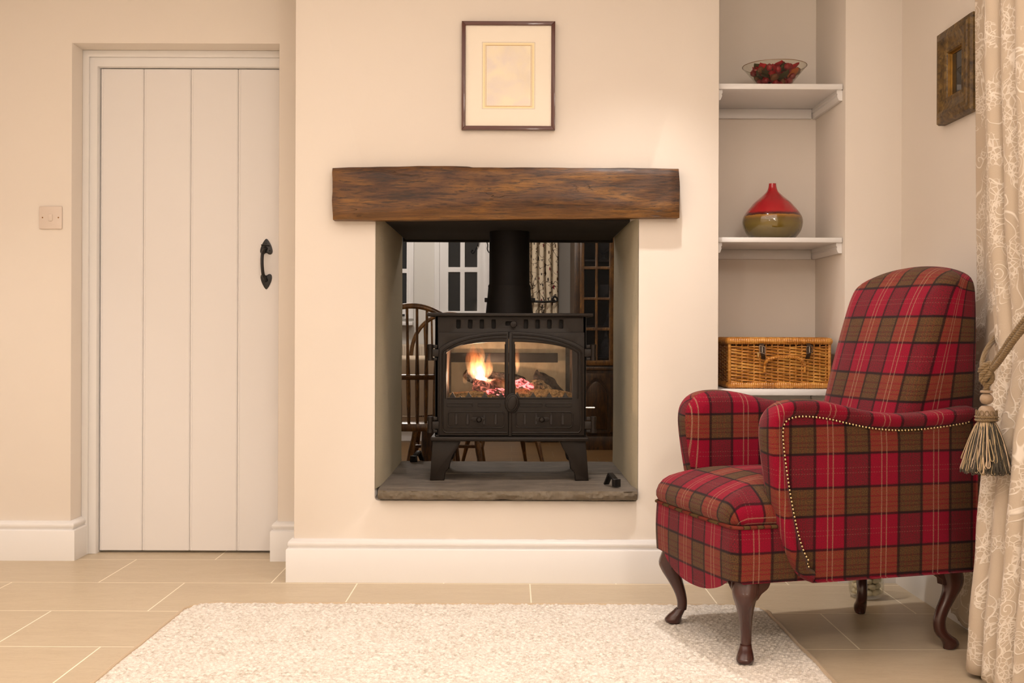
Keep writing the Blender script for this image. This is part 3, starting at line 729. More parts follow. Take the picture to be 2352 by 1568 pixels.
# ---------------- small frame on right wall
def rustic():
    y0,y1=3.338,3.607; z0,z1=1.540,1.829; t=thing('rustic_frame','small deep rustic dark wood frame hung on the right wall','picture frame',(XR,(y0+y1)/2,z0))
    # profile from outer edge inwards: (inset, height off wall)
    pr=[(0,.0),(0,.020),(.004,.028),(.016,.030),(.020,.034),(.030,.036),(.040,.030),(.060,.026),(.066,.028),(.074,.024),(.078,.016)]
    mb=MB(); vs=[];fs=[]
    for a,h in pr:
        for (y,z) in ((y0+a,z0+a),(y1-a,z0+a),(y1-a,z1-a),(y0+a,z1-a)): vs.append((XR-.001-h,y,z))
    for i in range(len(pr)-1):
        for k in range(4): l=(k+1)%4; fs.append((i*4+k,i*4+l,(i+1)*4+l,(i+1)*4+k))
    mb.add(vs,fs); mb.build('moulding',RUST,t,sharp=20)
    mb=MB(); vs=[];fs=[]; pr=[(.074,.020),(.077,.020),(.079,.010),(.081,.008)]
    for a,h in pr:
        for (y,z) in ((y0+a,z0+a),(y1-a,z0+a),(y1-a,z1-a),(y0+a,z1-a)): vs.append((XR-.001-h,y,z))
    for i in range(len(pr)-1):
        for k in range(4): l=(k+1)%4; fs.append((i*4+k,i*4+l,(i+1)*4+l,(i+1)*4+k))
    mb.add(vs,fs); o=mb.build('slip',GOLD,t,sharp=20); o['label']='worn gilt inner slip'
    mb=MB(); box(mb,XR-.009,XR-.003,y0+.07,y1-.07,z0+.07,z1-.07); mb.build('mirror_glass',simple('dark_picture_glass',(.02,.018,.016),.03,spec=.9),t)
rustic()
# ---------------- rug
def rug():
    x0,x1,y0,y1=-1.03,.805,1.55,3.622; st=.0038; nx=int((x1-x0)/st); ny=int((y1-y0)/st); th=.011; rc=.10
    X=np.linspace(x0,x1,nx); Y=np.linspace(y0,y1,ny); gx,gy=np.meshgrid(X,Y,indexing='ij')
    # rounded corner: squeeze the grid inside the outline
    ar=(x1-x0)/2-.0; cx=(x0+x1)/2
    d=np.clip(rc-(y1-gy),0,rc); wmax=ar-(rc-np.sqrt(np.clip(rc**2-d**2,0,None)))
    wob=.003*np.sin(gy*5)+.001*np.sin(gy*19+1)
    gx2=cx+(gx-cx)*(wmax+wob)/ar
    gy=gy+.003*np.sin(gx*9)*np.clip((gy-3)/.6,0,1)
    # knots
    rng=np.random.default_rng(3)
    ku=(gx)/.0125; row=np.floor(gy/.0145); kv=gy/.0145
    fu=(ku+.5*(row%2))%1-.5; fv=kv%1-.5
    cid=(np.floor(ku+.5*(row%2)).astype(int)*7919+row.astype(int)*104729)%4096; rnd=rng.random(4096)
    hgt=np.sqrt(np.clip(1-(fu*1.7)**2-(fv*1.8+.4*fu)**2,0,1))*(.55+.9*rnd[cid])
    edge=np.clip(np.minimum(np.minimum(gx-x0,x1-gx),y1-gy)/.014,0,1)
    z=.002+(th-.005)*np.sqrt(edge)+.0055*hgt*edge
    n=nx*ny; co=np.stack([gx2.ravel(),gy.ravel(),z.ravel()],1)
    i=np.arange(nx-1)[:,None]*ny+np.arange(ny-1)[None,:]; i=i.ravel(); q=np.stack([i,i+ny,i+ny+1,i+1],1)
    me=bpy.data.meshes.new('rug'); me.vertices.add(n); me.vertices.foreach_set('co',co.ravel().astype(np.float32)); 
    me.loops.add(len(q)*4); me.loops.foreach_set('vertex_index',q.ravel().astype(np.int32)); me.polygons.add(len(q)); me.polygons.foreach_set('loop_start',(np.arange(len(q))*4).astype(np.int32))
    me.update(calc_edges=True); me.materials.append(RUG); me.shade_smooth()
    o=bpy.data.objects.new('rug',me); C.objects.link(o); tag(o,'cream looped wool rug lying on the tiles before the fireplace','rug')
    # binding
    P=[]; ar2=ar
    pts=[(x0,y0,0)]
    for k in range(40): yy=y0+(y1-rc-y0)*k/39; pts.append((x0-(.003*math.sin(yy*5)+.001*math.sin(yy*19+1)),yy,0))
    for k in range(1,13): a=PI-(PI/2)*k/12; pts.append((x0+rc+rc*math.cos(a),y1-rc+rc*math.sin(a),0))
    for k in range(1,40): pts.append((x0+rc+(x1-x0-2*rc)*k/39,y1,0))
    for k in range(1,13): a=PI/2-(PI/2)*k/12; pts.append((x1-rc+rc*math.cos(a),y1-rc+rc*math.sin(a),0))
    for k in range(1,40): yy=y1-rc-(y1-rc-y0)*k/39; pts.append((x1+(.003*math.sin(yy*5)+.001*math.sin(yy*19+1)),yy,0))
    pts=[(a,b+.003*math.sin(a*9)*min(1,max(0,(b-3)/.6)),.0065) for a,b,_ in pts[1:]]
    mb=MB(); tube(mb,resample(pts,700),.0062,8); b=mb.build('binding',RUGB,o)
rug()
# ---------------- stove
YS=4.20
def S(px,py,Y=YS): q=W(px,py,Y); return q.x,q.z
def SX(px,py=880,Y=YS): return W(px,py,Y).x
def SZ(py,px=1176,Y=YS): return W(px,py,Y).z
ZB=SZ(1006); ZT=SZ(726)
bx0,bx1=SX(999),SX(1346); YK2=4.60
stove=thing('wood_stove','double-sided black cast iron stove standing on the hearth','stove',((bx0+bx1)/2,(YS+YK2)/2,HZ-.002))
body=MB()
gx0,gx1=SX(1024),SX(1317); gz0,gz1=SZ(914),SZ(776)
# front and back frames, sides, top, bottom
slots=[]
for px in (1053,1080,1107,1134,1208,1235,1262,1289):
    x,z=S(px,744); slots.append(rect(x-.0075,x+.0075,z-.0165,z+.0165,.004,3))
ks=rect(SX(1161),SX(1182),SZ(748),SZ(738),.004,3)
plate(body,[rect(bx0,bx1,ZB,ZT,.004,2),rect(gx0,gx1,gz0,gz1)]+slots+[ks],YS,YS+.012,.002)
rx0,rx1=WX(1030,4.59,850),WX(1299,4.59,850); rz0,rz1=WZ(918,4.59),WZ(778,4.59)
plate(body,[rect(bx0,bx1,ZB,ZT,.004,2),rect(rx0,rx1,rz0,rz1,.01,3)],YK2-.012,YK2,.002)
box(body,bx0,bx0+.010,YS,YK2,ZB,ZT); box(body,bx1-.010,bx1,YS,YK2,ZB,ZT); box(body,bx0,bx1,YS,YK2,ZB,ZB+.01); box(body,bx0,bx1,YS+.012,YK2,SZ(760),SZ(757))
box(body,bx0,bx1,YS+.04,YS+.044,SZ(760),ZT)
body.build('body',IRON,stove)
# brick lining
lin=MB(); box(lin,bx0+.01,gx0-.001,YS+.014,YK2-.014,gz0-.03,gz1); box(lin,gx1+.006,bx1-.01,YS+.014,YK2-.014,gz0-.03,gz1); box(lin,gx0,gx1,YS+.03,YK2-.03,gz1+.001,gz1+.01)
lin.build('fire_brick_lining',simple('smoked_fire_brick',srgb(84,66,54),.9),stove)
tp=MB(); tx0,tx1=SX(980,720,YS-.02),SX(1363,720,YS-.02); z1=W(1176,718.5,YS-.025).z; box(tp,tx0,tx1,YS-.026,YK2+.026,ZT-.001,z1,.003); tp.build('top_plate',IRON,stove)
bp=MB(); plate(bp,[rect(SX(990),SX(1352),SZ(1012),SZ(1002),.006,4)],YS-.028,YK2+.02,.004); 
box(bp,SX(1001),SX(1344),YS-.012,YK2,SZ(1003),SZ(998),.002); bp.build('base_plate',IRON,stove)
# legs
def leg(px_tl,px_tr,px_bl,px_br,ytop,ybot,Y,inner):
    z1=SZ(1011); z0=HZ-.001 if Y<4.4 else HZ+.001
    tl,tr=SX(px_tl),SX(px_tr); bl,br=SX(px_bl),SX(px_br); mb=MB()
    if inner>0: # outer side left, arch on the right
        arc=catmull([(tr,z1,0),(tr-.012,z1-.030,0),(tr-.032,z1-.062,0),(br+.016,z1-.105,0),(br+.004,z0+.03,0),(br,z0,0)],14)
        pts=[(bl,z0),(tl,z1)]+[(p.x,p.y) for p in arc]
    else:
        arc=catmull([(tl,z1,0),(tl+.012,z1-.030,0),(tl+.032,z1-.062,0),(bl-.016,z1-.105,0),(bl-.004,z0+.03,0),(bl,z0,0)],14)
        pts=[(br,z0),(tr,z1)]+[(p.x,p.y) for p in arc]
    plate(mb,[pts],Y-.016,Y+.026,.004); mb.build('leg',IRON,stove)
for Y in (YS+.015,YK2-.03):
    leg(994,1059,988,1021,1012,1100,Y,1); leg(1286,1346,1322,1353,1012,1100,Y,-1)
# doors
yD=YS-.020
def arc_pts(x0,z0,x1,z1,cz,n=14):
    """elliptic crown: from x0(low) to x1(centre high)"""
    out=[]
    for i in range(n+1):
        t=i/n; x=x0+(x1-x0)*t; h=math.sqrt(max(0,1-((1-t)*.93)**2)); h0=math.sqrt(1-.93**2); out.append((x,z0+(z1-z0)*(h-h0)/(1-h0)))
    return out
def mkdoor(left):
    name='door'; d=MB()
    if left: ox,ix=1008,1168; gxo,gxi=1026.5,1160.5
    else: ox,ix=1343,1170; gxo,gxi=1314,1182
    A=lambda px,py:S(px,py,yD)
    outer=[A(ox,1000),A(ox,806)] ; c=arc_pts(*A(ox,800),*A(ix,761),0); outer+=c+[A(ix,1000)]
    g=[A(gxo,913),A(gxo,807)]; g+=arc_pts(*A(gxo,804),*A(gxi,785),0)+[A(gxi,913)]
    plate(d,[outer,g],yD,YS-.001,.003)
    bxs=[[A(1006,1003),A(1006,763),A(1167.5,763),A(1167.5,1003)]] if left else [[A(1171,1003),A(1171,763),A(1343,763),A(1343,1003)]]
    plate(d,[bxs[0],[A(gxo,915),A(gxo,803)]+arc_pts(*A(gxo,802),*A(gxi,783),0)+[A(gxi,915)]],YS-.012,YS-.0005,.002)
    o=d.build(name,IRON,stove)
    # raised mouldings
    m=MB(); s=1 if left else -1
    def off(path,k): return path
    fx=ox+s*7; nx=(1164 if left else 1178)
    pth=[A(ix-(3 if left else -4),993)]+[A(ox+s*14,993),A(ox+s*8,986),A(ox+s*8,812)]+arc_pts(*A(ox+s*9,806),*A(nx,768),0,12)
    tube(m,[(x,yD-.001,z) for x,z in resample([Vector((a,b,0)) for a,b in pth],60) for _ in (0,)] if False else [(p.x,yD-.001,p.y) for p in resample([Vector((a,b,0)) for a,b in pth],70)],.0034,8)
    pth=[A(ox+s*16,915),A(ox+s*15,815)]+arc_pts(*A(ox+s*16,809),*A(nx,776),0,12)
    tube(m,[(p.x,yD-.001,p.y) for p in resample([Vector((a,b,0)) for a,b in pth],50)],.0026,8)
    # glass sill ledge
    a=A(gxo,914); b=A(gxi,914); tube(m,[(a[0],yD-.002,a[1]),(b[0],yD-.002,b[1])],.0032,8)
    tube(m,[(A(gxi,913)[0],yD-.001,A(gxi,913)[1]),(A(gxi,790)[0],yD-.001,A(gxi,790)[1])],.0024,6)
    # two small bars
    bars=((1026,1086),(1097,1150)) if left else ((1193,1246),(1253,1314))
    for p,q in bars:
        x0,z0=A(p,934); x1,z1=A(q,925); plate(m,[rect(x0,x1,z0,z1,.004,3),rect(x0+.0035,x1-.0035,z0+.003,z1-.003,.002,2)],yD-.003,yD+.002,.001)
    # vent panel
    p,q=(1027,1160) if left else (1183,1316)
    x0,z0=A(p,982); x1,z1=A(q,944)
    plate(m,[rect(x0,x1,z0,z1,.014,5),rect(x0+.004,x1-.004,z0+.004,z1-.004,.011,5)],yD-.0045,yD+.001,.0015)
    mo=m.build('moulding',IRON,o)
    vp=(1048,1074,1112,1138.5) if left else (1205.5,1231.5,1266,1292.5)
    for px in vp:
        v=MB(); x,z=A(px,962.5); plate(v,[rect(x-.0055,x+.0055,z-.021,z+.021,.005,4),rect(x-.0035,x+.0035,z-.0175,z+.0175,.0034,4)],yD-.003,yD+.001,.0008)
        v.build('vent_rib',IRON,o)
    for px in vp:
        sl=MB(); x,z=A(px,962.5); plate(sl,[rect(x-.0036,x+.0036,z-.0175,z+.0175,.0034,4)],yD-.0008,yD+.0005,0)
        sl.build('vent_slot',IRON_D,o)
    k=MB(); kx,kz=A(1097 if left else 1246,962.5); plate(k,[rect(kx-.026,kx+.026,kz-.008,kz+.008,.0075,5)],yD-.003,yD,.001)
    kx+= .006*1 if left else -.003
    lathe(k,[(.0001,-.030),(.006,-.0295),(.0098,-.026),(.0108,-.020),(.0095,-.014),(.006,-.010),(.0045,-.006),(.0045,0)],(kx,yD,kz-0.0),20,axis=(0,1,0)); k.build('air_control_knob',IRON,o)
    gl=MB(); gg=[A(gxo-1,914),A(gxo-1,806)]+arc_pts(*A(gxo-1,803),*A(gxi+s*1,784),0)+[A(gxi+s*1,914)]
    plate(gl,[gg],YS-.010,YS-.006,0); gl.build('pane',PANE,o)
    # hinges
    for hy in (809,975):
        h=MB(); hx=ox-s*20; x,z=A(hx,hy)
        lathe(h,[(.0001,-.030),(.0115,-.030),(.0115,-.018)],(x,yD+.004,z),18); lathe(h,[(.0098,-.018),(.0098,.014)],(x,yD+.004,z),18); lathe(h,[(.0115,.014),(.0118,.028),(.010,.030),(.0001,.0305)],(x,yD+.004,z),18)
        xa=A(ox,hy)[0]; box(h,min(x,xa),max(x,xa),yD,yD+.012,z-.016,z+.012,.002)
        xo=A(ox-s*4,hy)[0]; box(h,min(x,xo),max(x,xo),yD+.006,YS+.002,z+.015,z+.028,.002); box(h,min(x,xo),max(x,xo),yD+.006,YS+.002,z-.030,z-.019,.002)
        h.build('hinge',IRON,o)
    return o
mkdoor(True); rd=mkdoor(False)
# centre rail and oval latch
cr=MB(); x0,_=S(1166,0); x1,_=S(1176,0); box(cr,SX(1168.5),SX(1176),yD-.006,YS-.002,SZ(1000),SZ(764),.002); cr.build('meeting_rail',IRON,rd)
la=MB(); cx,cz=S(1176,925,yD)
def oval(rx,rz,n=36,rot=.28):
    out=[]
    for i in range(n):
        a=2*PI*i/n; u,v=rx*math.cos(a),rz*math.sin(a); out.append((cx+u*math.cos(rot)-v*math.sin(-rot)*-1*-1, cz+u*math.sin(-rot)+v*math.cos(rot)))
    return out
plate(la,[oval(.027,.037,rot=0)],yD-.010,yD+.004,.003); plate(la,[oval(.0225,.0335)],yD-.020,yD-.008,.003)
plate(la,[oval(.0165,.027)],yD-.0235,yD-.012,.004); la.build('latch',IRON,rd)
tk=MB(); x,z=S(1179.5,744.5); lathe(tk,[(.004,0),(.004,-.012),(.011,-.016),(.0125,-.024),(.011,-.031),(.0001,-.033)],(x,YS,z),24,axis=(0,1,0)); tk.build('top_air_knob',IRON,stove)
sk=MB(); x,z=S(1346,937); tube(sk,[(x,YS+.02,z),(x+.034,YS+.02,z)],.0035,10); sk.build('riddling_rod',STEEL,stove)
# rear door pane + bar
rp=MB(); plate(rp,[rect(rx0-.004,rx1+.004,rz0-.004,rz1+.004)],YK2-.004,YK2-.001,0); rp.build('rear_pane',SOOTG,stove)
rb=MB(); box(rb,rx0-.004,WX(1281,4.57,820),4.560,4.572,WZ(832,4.565),WZ(810,4.565),.002); rb.build('log_bar',IRON_D,stove)
rb=MB(); box(rb,bx0+.01,bx1-.01,4.3,4.56,gz0-.02,gz0-.012); rb.build('grate',IRON_D,stove)
# toothed log guard
tg=MB(); yg=YS+.045; zb0=WZ(917,yg); pts=[(WX(1028,yg),zb0-.012),(WX(1028,yg),zb0)]; x=1030; big=True
while x<1316:
    w=20 if big else 11; h=17 if big else 8
    pts+=[(WX(x,yg),zb0),(WX(x+w/2,yg),zb0+h*yg/F),(WX(x+w,yg),zb0)]; x+=w+3; big=not big
pts+=[(WX(1317,yg),zb0),(WX(1317,yg),zb0-.012)]
plate(tg,[pts],yg,yg+.005,.0008); tg.build('toothed_log_guard',IRON_D,stove)
# flue
fx=SX(1170,640,4.40); fl=MB(); yF=4.40; zt=z1; sF=yF/F
lathe(fl,[(54*sF,zt-.001),(53*sF,zt+.02),(51*sF,zt+.055)],(fx,yF,0),40); c=fl.build('flue_collar',FLUE,stove)
fl=MB(); lathe(fl,[(51*sF,zt+.05),(48.5*sF,WZ(660,yF)),(49*sF,WZ(658,yF)),(48.5*sF,WZ(656,yF)),(46.5*sF,WZ(652,yF)),(46*sF,OZ1-.003)],(fx,yF,0),40); fl.build('flue_pipe',FLUE,stove)
lu=MB(); xx=WX(1119,yF,690); box(lu,xx-.010,xx+.006,yF-.012,yF+.012,WZ(694,yF),WZ(684,yF),.002); lu.build('collar_lug',FLUE,stove); lu=MB(); xx=WX(1228,yF,690); box(lu,xx-.012,xx+.002,yF-.012,yF+.012,WZ(694,yF),WZ(684,yF),.002); lu.build('collar_lug',FLUE,stove)
# ---------------- fire
def lump(mb,path,r,seed,n=18,m=26,amp=.18,mi=0):
    rg=random.Random(seed); path=catmull(path,m); fr=frames(path); vs=[];fs=[]
    ph=[rg.random()*6 for _ in range(8)]
    for i,(p,(t,A,B)) in enumerate(zip(path,fr)):
        e=i/(m-1); tap=min(1,.72+4*min(e,1-e)); rr=r if not isinstance(r,tuple) else r[0]+(r[1]-r[0])*e
        for k in range(n):
            a=2*PI*k/n; q=rr*tap*(1+amp*(.5*math.sin(3*a+ph[0]+e*3)+.35*math.sin(5*a+ph[1]-e*7)+.3*math.sin(9*e+ph[2])+.25*math.sin(11*a+ph[3]+e*19)+.2*math.sin(23*e+2*a+ph[4])))
            vs.append(p+A*q*math.cos(a)+B*q*math.sin(a))
    for i in range(m-1):
        for k in range(n): l=(k+1)%n; fs.append((i*n+k,i*n+l,(i+1)*n+l,(i+1)*n+k))
    fs.append(tuple(range(n))[::-1]); fs.append(tuple((m-1)*n+k for k in range(n)))
    return mb.add(vs,fs,mi=mi)
def P(px,py,Y): return W(px,py,Y)
def logobj(label,path,r,seed,mat,amp=.18):
    mb=MB(); lump(mb,path,r,seed,amp=amp); o=mb.build('fire_log',mat,sharp=60); tag(o,label,'log','logs in the stove')
logobj('dark tilted log at the left of the fire under the flame',[P(1068,856,4.42),P(1085,866,4.41),P(1108,878,4.40),P(1128,886,4.39)],(.020,.027),1,BARK)
logobj('red glowing split log lying across the left half of the fire',[P(1086,883,4.37),P(1108,886,4.37),P(1134,889,4.37),P(1166,900,4.37)],(.022,.030),2,EMBER,.22)
logobj('charred log behind the glowing one at the centre of the fire',[P(1110,862,4.46),P(1140,864,4.47),P(1172,869,4.47),P(1205,876,4.46)],(.015,.020),3,BARK)
logobj('ash-flecked black log sloping down to the right of the stove',[P(1228,862,4.45),P(1245,868,4.44),P(1268,886,4.42),P(1292,908,4.40)],(.020,.018),4,BARK,.34)
logobj('pale ash-covered log under the sloping black log',[P(1212,893,4.41),P(1235,884,4.41),P(1258,897,4.40),P(1280,912,4.39)],(.022,.018),5,ASHB,.35)
def bed(name,path,r,seed,mat,lbl,cat,kind=None,amp=.3):
    mb=MB(); lump(mb,path,r,seed,n=20,m=40,amp=amp); o=mb.build(name,mat,sharp=60); tag(o,lbl,cat,kind=kind)
bed('ash_bed',[P(1030,914,4.36),P(1090,908,4.37),P(1176,908,4.38),P(1250,908,4.37),P(1315,912,4.36)],.021,6,ASH,'sandy bed of ash and wood chips along the stove floor','ash','stuff',.35)
bed('embers',[P(1184,884,4.36),P(1198,879,4.36),P(1212,885,4.36),P(1224,890,4.37)],(.014,.010),8,HOT,'pink glowing embers at the right of the door joint','embers','stuff',.5)
bed('embers',[P(1118,899,4.355),P(1138,896,4.35),P(1160,900,4.35)],(.010,.012),9,HOT,'pink glowing embers beneath the split log on the left','embers','stuff',.5)
def flame(label,pts,seed,strength,Y):
    mb=MB(); path=[P(a,b,Y) for a,b,_ in pts]; rs=catmull([Vector((c*Y/F,0,0)) for _,_,c in pts],26); path=catmull(path,26)
    tube(mb,path,[max(q.x,.0008) for q in rs],14,ell=[(1,1)]*26)
    z0=path[0].z; z1=path[-1].z; mat=m_flame('flame_glow',z0,z1,0,strength); return mat,mb
fl=thing('flame','orange and white flame rising over the logs on the left of the stove','flame',tuple(P(1108,886,4.37)))
for i,(pts,st) in enumerate([
  ([(1110,882,1),(1104,868,10),(1100,850,17),(1095,828,17),(1088,808,11),(1086,788,1)],110),
  ([(1111,880,1),(1107,864,8),(1102,846,11),(1097,828,9),(1093,808,1)],330),
  ([(1112,874,1),(1118,858,10),(1122,842,11),(1122,826,5),(1126,804,1)],80),
  ([(1098,872,1),(1086,858,9),(1080,842,10),(1077,822,8),(1076,800,1)],80),
  ([(1106,840,1),(1108,824,6),(1106,808,7),(1100,796,5),(1096,786,1)],60),
]):
    m,mb=flame('',pts,i,st,4.36+.006*i); mb.build('flame_tongue',m,fl)
m,mb=flame('',[(1187,858,1),(1189,842,5),(1188,826,6),(1189,808,5),(1191,788,1)],1,70,4.38); o=mb.build('flame',m); tag(o,'thin orange flame beside the door joint, right half of the stove','flame')
m,mb=flame('',[(1158,902,1),(1157,892,9),(1152,878,11),(1140,868,7),(1128,862,1)],1,26,4.345); o=mb.build('flame',m); tag(o,'low reddish flame licking the glowing split log','flame')
m,mb=flame('',[(1070,884,1),(1068,876,5),(1068,866,5),(1066,852,1)],1,30,4.36); o=mb.build('flame',m); tag(o,'small pale flame at the far left end of the logs','flame')
# ---------------- stove door tools on the hearth
def tool(lbl,px,py,s,flip):
    Y=(HC-HZ)*F/(py-767); p=W(px,py,Y); p.z=HZ+.0; t=thing('stove_handle_tool',lbl,'stove tool',tuple(p),'stove tools on the hearth'); sg=flip
    q=Vector(p); a=Vector((sg*.55,-.83,0)).normalized(); b=Vector((-a.y,a.x,0)); up=Vector((0,0,1))
    mb=MB(); obox(mb,q+a*.026+up*.014,a,b,up,.010,.013,.014,.002); mb.build('block',BLACK,t)
    mb=MB()
    c0=q+a*.022+up*.024; c1=q-a*.008+up*.043; c2=q-a*.030+up*.006
    for u,v in ((c0,c1),(c1,c2)):
        d=(v-u).normalized(); nn=d.cross(b).normalized(); obox(mb,(u+v)/2,d,b,nn,(u-v).length/2+.003,.011,.0035,.001)
    mb.build('bent_bar',BLACK,t)
tool('small black iron stove tool on the right front of the hearth',1405,1116,1,1)
tool('small black iron stove tool at the left rear of the hearth',959,1062,1,-1)
# ---------------- tartan armchair
CO=Vector((.555,3.174,0)); EU=Vector((.959,.284,0)); EV=Vector((-.284,.959,0))
def CH(u,v,z): return CO+EU*u+EV*v+Vector((0,0,z))
CO.z=0
chair=thing('armchair','red and olive tartan upholstered armchair with dark cabriole legs','armchair',tuple(CH(.3,0,0)))
# seat rail / apron
def apron():
    pts=[]; 
    def bow(v): return -.052-.010*(1-(v/.262)**2)
    pts+= [(.66-.03*i,-.2560) for i in range(0,23)]
    pts+=[(-.030,-.2560),(-.040,-.2545),(-.046,-.250)]
    pts+=[(bow(v),v) for v in [-.24+.48*i/32 for i in range(33)]]
    pts+=[(-.046,.250),(-.040,.2545),(-.030,.2560)]
    pts+= [(0+.03*i,.2560) for i in range(0,23)]
    pts=[Vector((a,b,0)) for a,b in pts]
    def zb(p):
        if p.x>-.035: return .229+.0*p.x
        v=abs(p.y+.02); t=max(0,1-(v/.20)**2.2)
        return .234-.052*t**.8
    L=[0]
    for a,b in zip(pts,pts[1:]): L.append(L[-1]+(b-a).length)
    # arc zero at the near front corner
    c0=L[24]; rows=8; vs=[];fs=[];uv=[]
    for i,p in enumerate(pts):
        for k in range(rows+1):
            z=zb(p)+(.374-zb(p))*k/rows; bul=.0035*math.sin(PI*k/rows); 
            d=Vector((-1,0,0)) if -.245<p.y<.245 and p.x<0 else Vector((0,1 if p.y>0 else -1,0))
            vs.append(CH(p.x+d.x*bul,p.y+d.y*bul,z)); uv.append((-(L[i]-c0)*-1,z-.3095+.002))
    m=rows+1
    fu=[]
    for i in range(len(pts)-1):
        for k in range(rows):
            f=(i*m+k,i*m+k+1,(i+1)*m+k+1,(i+1)*m+k); fs.append(f); fu.append([(-uv[j][0],uv[j][1]) for j in f])
    # turned-under lining
    n0=len(vs); zc=.222
    for i,p in enumerate(pts): vs.append(CH(p.x*.97+.012,p.y*.95,zb(p)+.004))
    for i in range(len(pts)-1): fs.append((i*m,(i+1)*m,n0+i+1,n0+i)); fu.append([(0.1,0)]*4)
    mb=MB(); mb.add(vs,fs,fu); mb.build('seat_rail',PLAID,chair,sharp=50)
    mb=MB(); v=[CH(a,b,.238) for a,b in ((-.02,-.24),(.66,-.24),(.66,.24),(-.02,.24))]; v2=[p+Vector((0,0,.02)) for p in v]
    mb.add(v+v2,[(0,1,2,3),(4,5,6,7),(0,1,5,4),(1,2,6,5),(2,3,7,6),(3,0,4,7)]); mb.build('webbing_panel',simple('black_webbing',(.02,.018,.015),.9),chair)
    # piping
    mb=MB(); tube(mb,[CH(p.x-(.0015 if -.25<p.y<.25 and p.x<0 else 0),p.y+(.0015 if p.y>.25 else -.0015 if p.y<-.25 else 0),.375) for p in pts if p.x<.2],.0050,8); mb.build('piping',WELT,chair)
apron()
# cushion
def cushion():
    r=.045; x0,x1,y0,y1=-.062,.52,-.258,.258; c=[]
    for cx,cy,a0 in ((x1-r,y0+r,-90),(x1-r,y1-r,0),(x0+r,y1-r,90),(x0+r,y0+r,180)):
        for k in range(9): a=math.radians(a0+90*k/8); c.append(Vector((cx+r*math.cos(a),cy+r*math.sin(a),0)))
    c=resample(c,120,True); c=[Vector((p.x-(.008*(1-(p.y/.26)**2) if p.x<.1 else 0),p.y)) for p in c]
    mb=MB()
    pad(mb,c,[(.037,.011),(.020,.022),(.007,.038),(0,.056),(.000,.070),(.006,.082),(.014,.088)],lambda a,b,d:CH(a,b,.464-d),crown=.042,cexp=3.2,caps=(.1,.2,.3,.4,.5,.6,.7,.8,.87,.92,.96,.985),uvf=lambda a,b:(-(b+.252),-a-.02+.05))
    mb.build('seat_cushion',PLAID,chair,sharp=60)
cushion()
# arms
def arm(sg):
    key=[(.160,.226),(.128,.245),(.100,.285),(.078,.345),(.060,.42),(.045,.50),(.034,.575),(.031,.625),(.040,.662),(.066,.690),(.105,.702),(.150,.703),(.21,.696),(.27,.683),(.34,.669),(.41,.662),(.48,.662),(.56,.668),(.64,.678)]
    front=catmull([Vector((a,b,0)) for a,b in key],74)
    key2=[(.655,.678),(.668,.670),(.672,.655),(.672,.50),(.672,.35),(.672,.24),(.668,.229),(.655,.227),(.50,.2265),(.35,.226),(.20,.2255)]
    c=[Vector((p.x,p.y)) for p in front]+[Vector(q) for q in key2]
    c=c[::-1]  # ccw
    wt=[]
    for p in c:
        w=1.0
        if p.x>.655 or p.y<.2285: w=.06
        elif p.y<.26 : w=.75
        wt.append(w)
    ph=(lambda a,b:(a-.1677,b-.3095))
    mb=MB()
    pad(mb,c,[(.046,.006),(.043,.009),(.039,.001),(.030,-.010),(.016,-.015),(.004,-.010),(0,.004),(-.002,.028),(0,.050),(.007,.068),(.020,.082),(.036,.088)],
        lambda a,b,d:CH(a,sg*(.276-d),b),crown=.004,uvf=ph,wts=wt,split=8,ngon=True)
    o=mb.build('arm',PLAID,chair,sharp=60)
    # nails on outer face
    nr=normals2(c); path=[]
    for i,p in enumerate(c):
        if wt[i]>=.7 and p.y>.243: path.append(CH(*( (p-nr[i]*.0425*wt[i])[0], sg*(.276-.003), (p-nr[i]*.0425*wt[i])[1])))
    L=sum((b-a).length for a,b in zip(path,path[1:])); pts=resample(path,int(L/.0100)); mb=MB()
    out=EV*sg
    for p in pts: rev(mb,p+out*.001,.0033,5,tuple(out),flat=.7)
    n=mb.build('nail_trim',BRASS,chair); n['label']='row of domed brass nails'
arm(-1); arm(1)
# back
def back():
    half=[(.0,1.077),(.06,1.075),(.12,1.068),(.170,1.057),(.203,1.045),(.219,1.034),(.229,1.016),(.233,.985),(.236,.92),(.237,.85),(.234,.75),(.227,.65),(.225,.55),(.222,.45),(.220,.36),(.15,.355),(.07,.352)]
    full=half+[(-a,b) for a,b in half[::-1]][:-1]+[(0,.352)]
    full=[(a,b) for a,b in half]+[(0,.352)]+[(-a,b) for a,b in half[:0:-1]]
    c=[Vector((p.x,p.y)) for p in resample(catmull([Vector((a,b,0)) for a,b in full],300,True),150,True)]
    def uf(z): return .486+(z-.676)*.30+.020*max(0,(z-.95)/.12)**2
    def mp(a,b,d):
        f=uf(b); ur=.700-.010*max(0,(b-1.0)/.08); T=ur-f
        u=f+d if d<=.06 else f+.05+(T-.05)*(d-.06)/.94
        return CH(u,a,b)
    mb=MB()
    pad(mb,c,[(.020,.010),(.010,.020),(.003,.034),(0,.05),(0,.25,.04),(0,.5,.04),(0,.75,.04),(0,.93,.03),(.004,.98,.008),(.012,1.0,.01)],mp,crown=.026,cexp=4,caps=(.1,.2,.3,.4,.5,.6,.7,.78,.84,.89,.93,.96,.985),uvf=lambda a,b:(-(a)+.078,b-.3095+.035))
    mb.build('backrest',PLAID,chair,sharp=60)
back()
